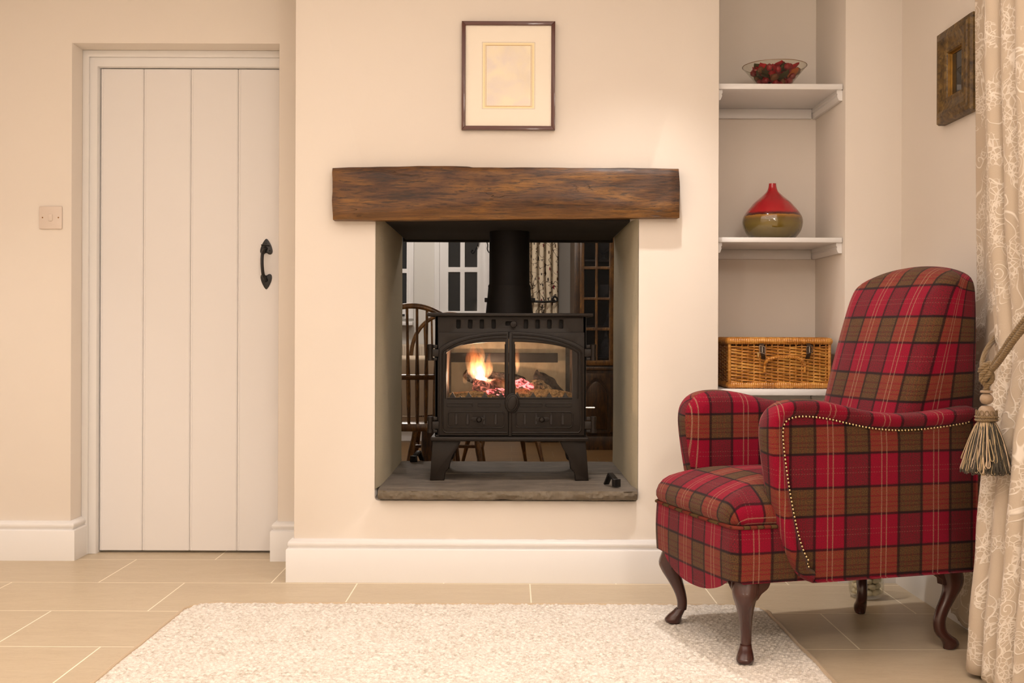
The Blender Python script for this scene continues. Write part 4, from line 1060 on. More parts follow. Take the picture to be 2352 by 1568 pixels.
# legs
def cab(u,v,du,dv,h,name='leg',rear=False,ang=0):
    d=(EU*du+EV*dv).normalized(); base=CH(u,v,0); mb=MB(); up=Vector((0,0,1))
    if not rear: tab=[(h+.025,.004,.030,.032),(h,.006,.034,.036),(h-.03,.014,.035,.033),(h-.055,.012,.029,.026),(h-.085,.000,.0225,.020),(h-.12,-.014,.0175,.016),(h-.15,-.021,.0150,.0145),(h-.175,-.020,.0145,.0145),(.050,-.017,.0155,.0150),(.040,-.010,.0180,.0170),(.030,-.002,.0215,.0205),(.022,.003,.0235,.0225),(.015,.006,.0250,.0235),(.006,.005,.0225,.021),(.0,.003,.014,.013)]
    else: tab=[(h+.02,.0,.030,.026),(h-.005,.008,.034,.028),(h-.035,.018,.032,.026),(h-.06,.018,.027,.022),(h-.085,.008,.022,.019),(h-.12,-.010,.0185,.017),(h-.15,-.020,.0170,.016),(.055,-.018,.0175,.016),(.040,-.008,.0205,.017),(.028,.006,.0235,.019),(.017,.014,.0235,.019),(.008,.014,.021,.0175),(.002,.010,.017,.015),(0,.009,.014,.012)]
    pts=catmull([Vector((a,b,0)) for a,b,_,_ in tab],44); rs=catmull([Vector((a,b,0)) for _,_,a,b in tab],44)
    side=up.cross(d); n=20; vs=[];fs=[]
    for q,r in zip(pts,rs):
        for k in range(n):
            a=2*PI*k/n; ca,sa=math.cos(a),math.sin(a); e=.93
            ca=math.copysign(abs(ca)**e,ca); sa=math.copysign(abs(sa)**e,sa)
            vs.append(base+up*q.x+d*(q.y+r.x*ca)+side*(r.y*sa))
    for i in range(43):
        for k in range(n): l=(k+1)%n; fs.append((i*n+k,i*n+l,(i+1)*n+l,(i+1)*n+k))
    fs.append(tuple(range(n))); fs.append(tuple(43*n+k for k in range(n)))
    mb.add(vs,fs)
    # shoulder brackets either side of the knee
    if not rear:
        for bd in ((EU,1),(EV,-1 if v>0 else 1)):
            w=bd[0]*bd[1]; q=catmull([Vector((0,-.055,0)),Vector((.018,-.045,0)),Vector((.030,-.030,0)),Vector((.050,-.014,0)),Vector((.052,.010,0)),Vector((0,.010,0))],16)
            o=w.cross(up); vs=[]; 
            for s_ in (-.021,.021):
                for p in q: vs.append(base+up*(h+p.y+.001)+w*(p.x+.006)+o*s_)
            m=len(q); fs=[tuple(range(m)),tuple(range(m,2*m))]+[(i,(i+1)%m,m+(i+1)%m,m+i) for i in range(m)]
            mb.add(vs,fs)
    else:
        for sgn in (-1,):
            w=EU*sgn; q=[Vector((0,-.052,0)),Vector((.012,-.050,0)),Vector((.014,-.034,0)),Vector((.026,-.026,0)),Vector((.034,.0,0)),Vector((.034,.012,0)),Vector((0,.012,0))]
            o=w.cross(up); vs=[]
            for s_ in (-.012,.012):
                for p in q: vs.append(base+up*(h+p.y)+w*(p.x+.008)+o*s_)
            m=len(q); fs=[tuple(range(m)),tuple(range(m,2*m))]+[(i,(i+1)%m,m+(i+1)%m,m+i) for i in range(m)]
            mb.add(vs,fs)
    ob=mb.build('leg',MAHOG,chair,sharp=50)
    return ob
RUGT=.010
for o in [cab(.0,-.212,-.55,-.85,.222),cab(-.005,.215,-.95,.45,.222)]: 
    for v in o.data.vertices: v.co.z = RUGT+(v.co.z)*(1-RUGT/.25)
cab(.625,-.205,1,-.12,.232,rear=True); cab(.625,.205,.4,.92,.232,rear=True)
# ---------------- glass bowl with potpourri
YBW=4.19; sB=YBW/F; bxc=WX(1779,YBW,150); bz=ZS1
bowl=thing('glass_bowl','flared clear glass bowl of potpourri on the top niche shelf','bowl',(bxc,YBW,bz))
H=.098; rt=.1175; rb=.036
mb=MB(); lathe(mb,[(.0001,.002),(rb,.0015),(rb+.003,.004),(rt-.001,H-.001),(rt,H+.0005),(rt-.002,H+.0002),(rb+.0,.0065),(.0001,.006)],(bxc,YBW,bz),56,caps=False); mb.build('bowl_wall',BOWLG,bowl)
mb=MB(); tube(mb,[(bxc+rt*.993*math.cos(a*PI/32),YBW+rt*.993*math.sin(a*PI/32),bz+H) for a in range(64)],.0013,6,closed=True); mb.build('rim',simple('glass_rim',srgb(150,120,90),.15,spec=.8),bowl)
def rin(z): return rb+(rt-rb)*(z/H)-.016
def petal(mat,lbl,grp,L,Wd,name,cup=.25,th=.0012):
    vs=[];fs=[]; n,m=10,6
    for i in range(n+1):
        t=i/n; w=Wd*math.sin(PI*min(t*1.05,1))**.6*(1+.12*math.sin(9*t))
        for j in range(m+1):
            s=j/m*2-1; x=(t-.5)*L; y=s*w/2; vs.append(Vector((x,y,cup*L*( (t-.5)**2*2+ (s*w/Wd)**2*.5)+.001*math.sin(13*t+5*s))))
    k=len(vs); vs+= [v+Vector((0,0,th)) for v in vs]
    for i in range(n):
        for j in range(m):
            a=i*(m+1)+j; f=(a,a+1,a+m+2,a+m+1); fs.append(f); fs.append(tuple(x+k for x in f[::-1]))
    mb=MB(); mb.add(vs,fs); o=mb.build(name,mat,sharp=70); return tag(o,lbl,'potpourri',grp)
def pod(mat,lbl,grp,r,name,flat=.8):
    mb=MB(); bm=bmesh.new(); bmesh.ops.create_icosphere(bm,subdivisions=3,radius=r)
    for v in bm.verts:
        d=v.co.normalized(); v.co=d*r*(1+.10*math.sin(d.x*9)*math.sin(d.y*8)+.07*math.sin(d.z*14)); v.co.z*=flat
    addbm(mb,bm); o=mb.build(name,mat,sharp=80); return tag(o,lbl,'potpourri',grp)
rg=random.Random(12)
G='potpourri pieces in the glass bowl'
protos=[(petal(POTR,'curled crimson dried petal in the glass bowl','crimson '+G,.062,.044,'dried_petal',.3),38),
        (petal(POTG,'dark green dried leaf in the glass bowl','green '+G,.064,.038,'dried_leaf',.12),14),
        (petal(POTO,'orange dried peel at the right of the glass bowl','orange '+G,.052,.044,'dried_peel',.2),4),
        (pod(POTB,'round red-brown dried berry in the glass bowl','berry '+G,.0125,'dried_berry'),30),
        (pod(POTP,'brown seed pod in the glass bowl','brown '+G,.016,'seed_pod',.65),16)]
placed=[]
for o,n in protos:
    for i in range(n):
        c=o if i==0 else o.copy()
        if i: C.objects.link(c)
        nm=o.name.split('.')[0]
        for tr in range(200):
            z=.012+math.sqrt(rg.random())*.072; rr=rin(z)
            if nm in('dried_petal','dried_leaf','dried_peel'): z=.030+math.sqrt(rg.random())*.056; rr=rin(z)-.012
            if rr<=.01: continue
            a=rg.random()*2*PI; q=rr*math.sqrt(rg.random()) if nm in('dried_berry','seed_pod') else rr*(.55+.45*rg.random())
            if nm=='dried_peel': a=-.5+rg.random()*1.2; z=.066+rg.random()*.02; q=.058+.012*rg.random()
            if nm=='dried_leaf' and i<4: a=PI+.9*(rg.random()-.2); z=.045+.02*rg.random(); q=rin(z)-.022
            p=Vector((q*math.cos(a),q*math.sin(a),z))
            if all((p-w).length>.0105 for w in placed): break
        placed.append(p); c.location=Vector((bxc,YBW,bz))+p
        sl=math.atan2(H,rt-rb)
        if nm in('dried_berry','seed_pod'): c.rotation_euler=(rg.random()*6,rg.random()*6,rg.random()*6)
        else: c.rotation_euler=(rg.uniform(-.5,.5),-.75*(q/.1)+rg.uniform(-.3,.3),a+rg.uniform(-.2,.2))
# core so the heap is packed
# ---------------- vase
YV=4.19; sV=YV/F; vx=WX(1774,YV,500)
prof=[(.0001,533.5+10),(38,543),(43,542),(50,538),(56,532.5),(62,524),(65.8,516),(68,507),(68.6,500),(67.5,492),(65,485.5),(60.5,478),(54.5,470),(48.5,463),(41.5,455),(33.5,448),(25,441),(18,434.5),(13,429),(10.2,423),(8.8,417),(8.3,412.5),(8.5,411.6),(7,411.6),(6.4,414),(6.4,425)]
zv=lambda py: (543-py)*sV
vase=None
mb=MB(); pr=[(r*sV,max(zv(p),0.0)) for r,p in prof]; lathe(mb,catmull([Vector((a,b,0)) for a,b in pr[1:22]],80) and [(pr[0][0],0.0)]+[(max(q.x,.0001),q.y) for q in catmull([Vector((a,b,0)) for a,b in pr[1:22]],80)]+pr[22:],(0,0,0),64,caps=False)
zl=zv(486)
vase=mb.build('vase',m_vase(0,zl),sharp=60); vase.location=(vx,YV,ZS2+.0005); tag(vase,'glossy teardrop vase, red above and olive below, on the middle shelf','vase')
# ---------------- wicker hamper
YH=4.065; hx0,hx1=WX(1671,YH,830),WX(1911,YH,830); hy0,hy1=YH,YH+.27; hz0=ZS3; hz1=W(1790,775.5,YH+.004).z
ham=thing('wicker_hamper','golden wicker hamper with leather straps on the bottom niche shelf','hamper',((hx0+hx1)/2,(hy0+hy1)/2,hz0))
def rrect(x0,x1,y0,y1,r,n,z=0):
    p=[Vector((a,b,z)) for a,b in [(q[0],q[1]) for q in rect(x0,x1,y0,y1,r,4)]]
    return resample(p,n,True)
# weave
mb=MB(); bot=hz0+.020; top=hz1-.030; rows=23; n=196; stk=196/28
for k in range(rows):
    z=bot+(top-bot)*(k+.5)/rows; base=rrect(hx0+.008,hx1-.008,hy0+.008,hy1-.008,.012,n,z); m=n
    pts=[]
    for i,p in enumerate(base):
        a=base[(i-1)%n]; b=base[(i+1)%n]; t=(b-a).normalized(); nn=Vector((t.y,-t.x,0))
        ph=PI*i/stk*1.0+(PI if k%2 else 0)
        pts.append(p+nn*(.0030*math.sin(ph))+Vector((0,0,.0011*math.cos(ph)+.0007*math.sin(i*.37+k))))
    tube(mb,pts,.0030,6,closed=True)
mb.build('woven_side',WICK,ham,sharp=80)
mb=MB(); base=rrect(hx0+.008,hx1-.008,hy0+.008,hy1-.008,.012,56,0)
for p in base: tube(mb,[Vector((p.x,p.y,bot-.01)),Vector((p.x,p.y,top+.006))],.0026,6)
for p in ((hx0+.008,hy0+.008),(hx1-.008,hy0+.008)):
    tube(mb,[Vector((p[0]+.001,p[1]+.001,bot-.01)),Vector((p[0]+.001,p[1]+.001,top+.006))],.0060,8)
mb.build('upright_stake',WICK,ham)
inner=MB(); box(inner,hx0+.014,hx1-.014,hy0+.014,hy1-.014,hz0+.01,hz1-.02); inner.build('lining',simple('dark_hamper_inside',srgb(60,34,10),.9),ham)
def wrap(name,z,r,ins,parent,h=1.0):
    n=620; base=rrect(hx0+ins,hx1-ins,hy0+ins,hy1-ins,.010,n,z); rg=random.Random(int(z*1e4)); rr=[]; w=[.9+.12*rg.random() for _ in range(n//4+2)]
    for i in range(n): rr.append(r*(w[i//4]+.02)*(1.0 if i%4 in(1,2) else .90))
    mb=MB(); tube(mb,base,rr,10,closed=True,ell=[(h,1)]*n); return mb.build(name,WICK,parent,sharp=80)
wrap('base_border',hz0+.0125,.0105,.0085,ham,1.15)
lid=MB(); 
for k in range(18):
    y=hy0+.012+(hy1-hy0-.024)*k/17; tube(lid,[(hx0+.012+(hx1-hx0-.024)*i/80,y,hz1-.007+.0018*math.sin(PI*i/3.2+(PI if k%2 else 0))) for i in range(81)],.0075,5)
lo=lid.build('lid',WICK,ham,sharp=80); wrap('lid_border',hz1-.0125,.0115,.005,lo,1.1)
# handle
hpx=lambda px,py,dy=0: W(px,py,YH-.012+dy)
mb=MB(); path=catmull([hpx(1757,842,.014),hpx(1760,830),hpx(1775,822,-.006),hpx(1800,819.5,-.010),hpx(1828,821,-.008),hpx(1842,827,-.002),hpx(1848,838,.010)],30); rope(mb,path,.0062,3,70,6,.003); mb.build('handle',WICK,ham)
for px in (1757,1849): mb=MB(); tube(mb,[hpx(px,840,.006),hpx(px-1,855,.008)],.005,8); mb.build('handle_loop',WICK,ham)
for px,tilt in ((1749,.25),(1857,-.2)):
    mb=MB(); c=hpx(px,796,.004); ax=Vector((math.cos(tilt),0,-math.sin(tilt)))
    dz=Vector((0,0,-1)); path=[(0,-.010,.0),(.004,-.020,-.008),(.001,-.026,-.020),(-.001,-.022,-.034),(0,-.016,-.046)]
    path=[(0,.002,.012),(0,-.006,.006),(.001,-.010,-.006),(.001,-.012,-.020),(.004,-.010,-.034),(.006,-.006,-.044)]
    P2=catmull([c+Vector((a*(1 if tilt>0 else -1),b,d)) for a,b,d in path],14); vs=[];fs=[]
    for p in P2:
        for s_ in (-1,1):
            for t_ in (-.001,.001): vs.append(p+Vector((s_*.0075,t_,0)))
    for i in range(13):
        a=i*4; b=a+4; fs+= [(a,a+2,b+2,b),(a+1,b+1,b+3,a+3),(a,b,b+1,a+1),(a+2,a+3,b+3,b+2)]
    fs+=[(0,1,3,2),(52,54,55,53)]; mb.add(vs,fs); st=mb.build('strap',LEATH,ham)
    mb=MB(); bc=c+Vector((.0,-.013,-.010)); pts=[bc+ax*x+Vector((0,0,1))*z for x,z in ((-.0105,-.012),(.0105,-.012),(.0105,.012),(-.0105,.012))]
    pts=resample(pts,40,True); tube(mb,pts,.0014,6,closed=True); tube(mb,[bc+Vector((0,-.001,.010)),bc+Vector((0,-.002,-.010))],.0011,6); mb.build('buckle',STEEL,st)
mb=MB(); q=hpx(1741,815,.002); mb.add([q+Vector(v) for v in ((-.004,0,.010),(.006,0,.010),(.001,0,-.012),(-.004,.001,.010),(.006,.001,.010),(.001,.001,-.012))],[(0,1,2),(3,5,4),(0,3,4,1),(1,4,5,2),(2,5,3,0)]); mb.build('strap_end',simple('tan_strap',srgb(190,150,90),.6),ham)
# ---------------- glass vase on the floor behind the armchair
gx,gy=1.183,3.77
gv=thing('floor_vase','round clear glass vase of white pebbles on the floor behind the armchair','vase',(gx,gy,0))
mb=MB(); lathe(mb,[(.0001,.001),(.040,.001),(.050,.006),(.0555,.018),(.057,.04),(.057,.26),(.054,.26),(.054,.04),(.052,.018),(.0001,.012)],(gx,gy,0),48,caps=False); mb.build('vase_wall',VASEG,gv)
bm_=bmesh.new(); bmesh.ops.create_icosphere(bm_,subdivisions=2,radius=1); mb=MB(); addbm(mb,bm_)
bm2=[(Vector(v)) for v in mb.v]; mb=MB()
mb.add([Vector((v.x*.015,v.y*.012,v.z*.010))*(1+.1*math.sin(v.x*5+v.y*3)) for v in bm2],[f for f in (lambda t:(addbm(t,(lambda b:(bmesh.ops.create_icosphere(b,subdivisions=2,radius=1),b)[1])(bmesh.new())),t.f)[1])(MB())])
peb=tag(mb.build('pebble',PEBB,sharp=80),'white pebble inside the glass floor vase','pebble','white pebbles in the floor vase')
k=0; pl=[]
for lay in range(5):
    for rr_,cnt in ((0,1),(.018,4),(.036,9)):
        for i in range(cnt):
            a=2*PI*(i+.5*(lay%2))/max(cnt,1)+rr_*30; c=peb if k==0 else peb.copy()
            if k: C.objects.link(c)
            c.location=(gx+rr_*math.cos(a),gy+rr_*math.sin(a),.023+lay*.0195); c.rotation_euler=(rg.uniform(-.3,.3),rg.uniform(-.3,.3),a+PI/2); k+=1
# ---------------- curtain on the right wall
def curtain():
    z0,z1=.018,2.34; NZ=90; NS=760; ys=np.linspace(3.47,1.95,NS)
    def cen(z):
        zt=.80
        tab=[(0.0,1.205),(.12,1.210),(.35,1.225),(.60,1.240),(.80,1.262),(.95,1.262),(1.2,1.248),(1.6,1.238),(2.4,1.236)]
        for (a,p),(b,q) in zip(tab,tab[1:]):
            if z<=b: t=(z-a)/(b-a); t=t*t*(3-2*t); return p+(q-p)*t
        return tab[-1][1]
    co=np.zeros((NS,NZ,3)); sl=np.zeros((NS,NZ))
    for j in range(NZ):
        z=z0+(z1-z0)*j/(NZ-1); xc=cen(z); tie=math.exp(-((z-.84)/.13)**2)
        amp=.029*(1-.45*tie)*(1+.25*max(0,(.8-z)/.8)); wl=.090
        st=3.285+.185*min(1,max(0,1-(z-.1)/.9)); y=1.95+(ys-1.95)*(st-1.95)/1.52; y=y.copy()
        f=np.clip((3.05-y)/.10,0,1); f=f*f*(3-2*f)
        ph=2*np.pi*(y-2.90)/wl+.55*np.sin(y*9+z*.7)+.25*np.sin(z*2.1+y*4)
        w=np.cos(ph); w=np.sign(w)*np.abs(w)**.8
        front=xc-amp*w-.010*np.cos(ph*.5+1.2)
        backx=1.345-.010*np.cos(2*np.pi*y/.16+z)
        x=backx*(1-f)+front*f
        co[:,j,0]=np.minimum(x,XR-.006); co[:,j,1]=y+.012*np.sin(ph*1.0)*f-(.02*tie*(y-2.75)); co[:,j,2]=z+ (.006*np.sin(ph) if j==0 else 0)
    d=np.diff(co[:,:,:2],axis=0); s=np.concatenate([np.zeros((1,NZ)),np.cumsum(np.hypot(d[:,:,0],d[:,:,1]),axis=0)]); s=s-s[int(NS*.36)][None,:]+2
    idx=np.arange(NS*NZ).reshape(NS,NZ); v=[tuple(p) for p in co.reshape(-1,3)]
    fs=[];uv=[]; zz=[z0+(z1-z0)*j/(NZ-1) for j in range(NZ)]
    for i in range(NS-1):
        for j in range(NZ-1):
            fs.append((int(idx[i,j]),int(idx[i+1,j]),int(idx[i+1,j+1]),int(idx[i,j+1]))); uv.append([(s[i,j],zz[j]),(s[i+1,j],zz[j]),(s[i+1,j+1],zz[j+1]),(s[i,j+1],zz[j+1])])
    mb=MB(); mb.add(v,fs,uv); o=mb.build('curtain',CREWEL,sharp=80); tag(o,'long beige curtain embroidered with cream paisley along the right wall','curtain')
    m=o.modifiers.new('t','SOLIDIFY'); m.thickness=.002; m.offset=0
curtain()
# tieback
tb=thing('curtain_tieback','bronze rope tieback with a big bead-headed tassel round the paisley curtain','tieback',tuple(W(2262,1085,2.78)))
def Q(px,py,Y): return W(px,py,Y)
mb=MB()
for off in (0,15):
    path=catmull([Q(2420,650+off*1.1,2.50),Q(2380,700+off*1.1,2.56),Q(2352,736+off*1.1,2.60),Q(2325,772+off,2.645),Q(2303,805+off*.9,2.69),Q(2284,832+off*.7,2.735),Q(2268,848+off*.5,2.77)],40)
    rope(mb,path,.0076,3,44,8,.004)
mb.build('cord',ROPE,tb,sharp=80)
mb=MB()
path=catmull([Q(2290,770,3.02),Q(2268,800,2.90),Q(2259,822,2.82),Q(2256,842,2.785),Q(2262,858,2.775)],30); rope(mb,path,.0070,3,44,8,.004)
mb.build('back_cord',ROPE,tb,sharp=80)
mb=MB()
kn=Q(2266,852,2.765)
for i in range(3):
    pts=[]
    for k in range(21):
        a=2*PI*k/20; pts.append(kn+Vector((.014*math.cos(a)*(1 if i<2 else .7)+.002*i,-.010*math.sin(a)-.002*i,.011*math.sin(a+.5*i)-.007*(i-1)+.004*math.cos(a))))
    rope(mb,pts,.0070,3,44,8,.003)
mb.build('knot',ROPE,tb,sharp=80)
mb=MB()
rope(mb,catmull([Q(2258,856,2.765),Q(2254,872,2.765),Q(2264,884,2.77),Q(2268,900,2.78)],20),.0066,3,46,8,.003)
rope(mb,catmull([Q(2277,856,2.755),Q(2278,872,2.76),Q(2266,886,2.77),Q(2264,900,2.78)],20),.0070,3,46,8,.003)
mb.build('hanging_cord',ROPE,tb,sharp=80)
YT=2.78; sT=YT/F; tcx=WX(2266,YT,930); TZ=lambda py:WZ(py,YT,2266)
mb=MB(); tube(mb,[Vector((tcx+.012*math.cos(a*PI/12),YT+.012*math.sin(a*PI/12),TZ(899))) for a in range(24)],.0035,6,closed=True); 
rev(mb,(tcx,YT,TZ(915.5)),15*sT,20,flat=.9); lathe(mb,[(.004,TZ(931)),(.012,TZ(932)),(.0165,TZ(936)),(.0205,TZ(943)),(.0225,TZ(952)),(.0235,TZ(962)),(.018,TZ(968))],(tcx,YT,0),30)
mb.build('tassel_head',HEADW,tb)
mb=MB()
for i in range(2): 
    r_=.0245; zc=TZ(957+i*7); 
    rope(mb,[Vector((tcx+r_*math.cos(a*PI/24),YT+r_*math.sin(a*PI/24),zc)) for a in range(49)],.0038,2,90,6,.003)
for k in range(13):
    a=2*PI*k/13; c=Vector((tcx+.0245*math.cos(a),YT+.0245*math.sin(a),TZ(948))); t=Vector((-math.sin(a),math.cos(a),0))
    tube(mb,[c+t*.0045*math.cos(b*PI/6)+Vector((0,0,.0065*math.sin(b*PI/6))) for b in range(12)],.0012,5,closed=True)
mb.build('looped_band',ROPE,tb,sharp=80)
rt_=random.Random(5); mbs=[MB(),MB(),MB()]
for k in range(420):
    a=2*PI*rt_.random(); kind=rt_.choices([0,1,2],[.82,.12,.06])[0]; ro=.060*(.35+.65*math.sqrt(rt_.random())) if kind==0 else .058*(.8+.22*rt_.random())
    zb=TZ(1083-(rt_.random()*10 if kind==0 else rt_.random()*34)); zt=TZ(966); d=Vector((math.cos(a),math.sin(a),0)); t=Vector((-d.y,d.x,0)); sw=rt_.uniform(-.010,.010); base=Vector((tcx,YT,0))
    pts=[]
    for i in range(9):
        e=i/8; r=.018+(ro-.018)*(e**.75); z=zt+(zb-zt)*e; pts.append(base+d*r+t*(sw*math.sin(e*3))+Vector((0,0,z)))
    lp=.0045
    for b in (60,120,180): an=math.radians(b); pts.append(pts[8]+t*(lp*(1-math.cos(an)))*.9+Vector((0,0,-lp*math.sin(an))))
    for e in (.85,.6,.3): pts.append(pts[8].lerp(pts[2],1-e)+t*lp*1.9*e)
    tube(mbs[kind],pts,.0010 if kind==0 else .0012,5)
for m_,mt,nm in zip(mbs,(THR_D,THR_L,THR_P),('dark_fringe','gold_fringe','pink_fringe')): m_.build(nm,mt,tb,sharp=80)
# ---------------- dining room seen through the fireplace
DW=9.20; X0,X1=-3.0,2.6
DF=m_wood('x','','','') if False else None
def m_dfloor():
    k=N('brown_dining_floor'); v=k.co(); n=k.noise(v,5,5,.6,1); x=k.n('ShaderNodeTexBrick'); k.set(x.inputs['Vector'],v); x.inputs['Scale'].default_value=1; x.inputs['Brick Width'].default_value=.6; x.inputs['Row Height'].default_value=.4; x.inputs['Mortar Size'].default_value=.003
    c=k.mix(n,srgb(84,60,32),srgb(126,92,52)); c=k.mix(x.outputs[1],c,srgb(120,98,70)); return k.done(k.pr(c,.45))
mb=MB(); box(mb,X0,X1,YB,DW,-.06,0); struct(mb.build('floor_dining',m_dfloor()))
mb=MB(); box(mb,X0,X1,YB,DW,ZC,ZC+.05); struct(mb.build('ceiling_dining',CEIL))
mb=MB(); box(mb,X0-.1,X0,YB,DW,0,ZC); struct(mb.build('wall_dining_left',WALL2))
mb=MB(); box(mb,X1,X1+.1,YB,DW,0,ZC); struct(mb.build('wall_dining_right',WALL2))
D=lambda px,py,Y=DW:W(px,py,Y)
# far wall with two window openings
wa=(D(850,700).x,D(942,700).x,D(0,720).z,1.95); wb=(D(1006,700).x,D(1117,700).x,D(1000,722).z,1.95)
mb=MB(); plate(mb,[rect(X0,X1,0,ZC),rect(*wa),rect(*wb)],DW,DW+.15,.003); struct(mb.build('wall_dining_far',WALL2))
skirtp=MB(); box(skirtp,X0,X1,DW-.02,DW,0,.13,.004); struct(skirtp.build('baseboard_dining',WHITE))
def win(n,o,cols,rows,lbl):
    x0,x1,z0,z1=o; r=thing('window_%d'%n,lbl,'window',((x0+x1)/2,DW,z0)); r['kind']='structure'
    holes=[rect(a,b,c,d) for a,b in cols for c,d in rows]
    mb=MB(); plate(mb,[rect(x0-.03,x1+.03,z0-.03,z1+.03)]+[rect(x0+.012,x1-.012,z0+.012,z1-.012)],DW-.025,DW+.01,.004); mb.build('architrave',WHITE,r)
    mb=MB(); plate(mb,[rect(x0+.010,x1-.010,z0+.010,z1-.010)]+holes,DW-.012,DW+.03,.004); mb.build('casement',WHITE,r)
    mb=MB(); box(mb,x0+.01,x1-.01,DW+.008,DW+.014,z0+.01,z1-.01); mb.build('pane',PANE_D,r); return r
zc0,zc1=D(0,625,DW).z,D(0,615,DW).z
w1=win(1,wa,[(D(872,650).x,D(898,650).x),(D(907,650).x,D(934,650).x)],[(D(900,704).z,D(900,627).z),(D(900,617).z,D(900,535).z),(D(900,525).z,1.9)],'white dining room window at the far left with night-dark panes')
w2=win(2,wb,[(D(1030,650).x,D(1057,650).x),(D(1067.5,650).x,D(1096,650).x)],[(D(1060,714).z,D(1060,625).z),(D(1060,613.5).z,D(1060,535).z),(D(1060,525).z,1.9)],'white dining room casement window left of the flue')
mb=MB(); q=lambda px,py:D(px,py,DW-.03); tube(mb,catmull([q(1099,549),q(1098,560),q(1093,570),q(1089,578),q(1085,581),q(1082,578),q(1084,574),q(1087,576)],24),.004,6); box(mb,q(1097,0).x,q(1101,0).x,DW-.03,DW-.01,q(1099,565).z,q(1099,549).z,.002); mb.build('curled_stay',BLACK,w2)
mb=MB(); tube(mb,catmull([q(1117,553),q(1120,562),q(1119,572),q(1123,580)],12),.004,6); mb.build('curled_stay',BLACK,w2)
mb=MB(); box(mb,D(905,0).x,D(933,0).x,DW-.05,DW-.025,D(915,726).z,D(915,721).z,.002); box(mb,D(915,0).x,D(921,0).x,DW-.04,DW-.02,D(915,730).z,D(915,716).z,.002); mb.build('latch',BLACK,w1)
mb=MB(); box(mb,D(845,0).x,D(953,0).x,DW-.12,DW,D(900,747,DW-.1).z,D(900,738,DW-.1).z,.006); mb.build('sill',WHITE,w1)
# radiator
mb=MB(); zt=D(950,790,DW-.06).z; rad=thing('radiator','cream panel radiator under the far left dining window','radiator',(D(930,900).x,DW-.05,.12)); x0,x1=D(840,0).x,D(1022,0).x
n=int((x1-x0)/.045)
for i in range(n): a=x0+(x1-x0)*i/n; box(mb,a+.008,a+.040,DW-.085,DW-.055,.16,zt-.012,.008)
box(mb,x0,x1,DW-.07,DW-.03,.12,zt,.006); mb.build('panel',RADW,rad)
mb=MB(); box(mb,x0+.1,x0+.14,DW-.035,DW-.001,.3,zt-.1); box(mb,x1-.14,x1-.1,DW-.035,DW-.001,.3,zt-.1); mb.build('bracket',RADW,rad)
# leaf curtain
def lc():
    Y=DW-.09; xa,xb=D(1196,620,Y).x,D(1279,620,Y).x; NS,NZ=160,40; vs=[];fs=[];uv=[]; zs=[.03+(2.25-.03)*j/(NZ-1) for j in range(NZ)]
    for i in range(NS):
        for j,z in enumerate(zs):
            t=i/(NS-1); tie=math.exp(-((z-1.14)/.12)**2); ph=t*2*PI*5.2+.4*math.sin(z*2)
            x=xa+(xb-xa)*t; x=x+(tie*.03)*(1-t)+.012*math.sin(ph*1.0+1); vs.append((x,Y-.028*math.cos(ph)*(1-.3*tie),z))
    for i in range(NS-1):
        for j in range(NZ-1):
            fs.append((i*NZ+j,(i+1)*NZ+j,(i+1)*NZ+j+1,i*NZ+j+1)); u=lambda a:a/(NS-1)*.75; uv.append([(u(i),zs[j]),(u(i+1),zs[j]),(u(i+1),zs[j+1]),(u(i),zs[j+1])])
    mb=MB(); mb.add(vs,fs,uv); o=mb.build('leaf_curtain',LEAFY,sharp=80); tag(o,'cream curtain printed with red and brown leaves right of the flue','curtain')
    m=o.modifiers.new('t','SOLIDIFY'); m.thickness=.003
lc()
hb=thing('curtain_holdback','black iron curtain holdback across the leaf print curtain','holdback',tuple(D(1225,690,DW-.06)))
mb=MB(); y=DW-.15; q=lambda px,py,dy=0:D(px,py,y+dy); tube(mb,[q(1210,692,.149),q(1212,692,.02),q(1224,692),q(1250,693),q(1268,692)],.0095,8)
mb.build('bar',BLACK,hb)
mb=MB(); tube(mb,catmull([q(1266,692),q(1273,693),q(1279,690),q(1279,684),q(1273,681),q(1268,685),q(1270,689),q(1274,688)],26),.008,8); mb.build('curl',BLACK,hb)
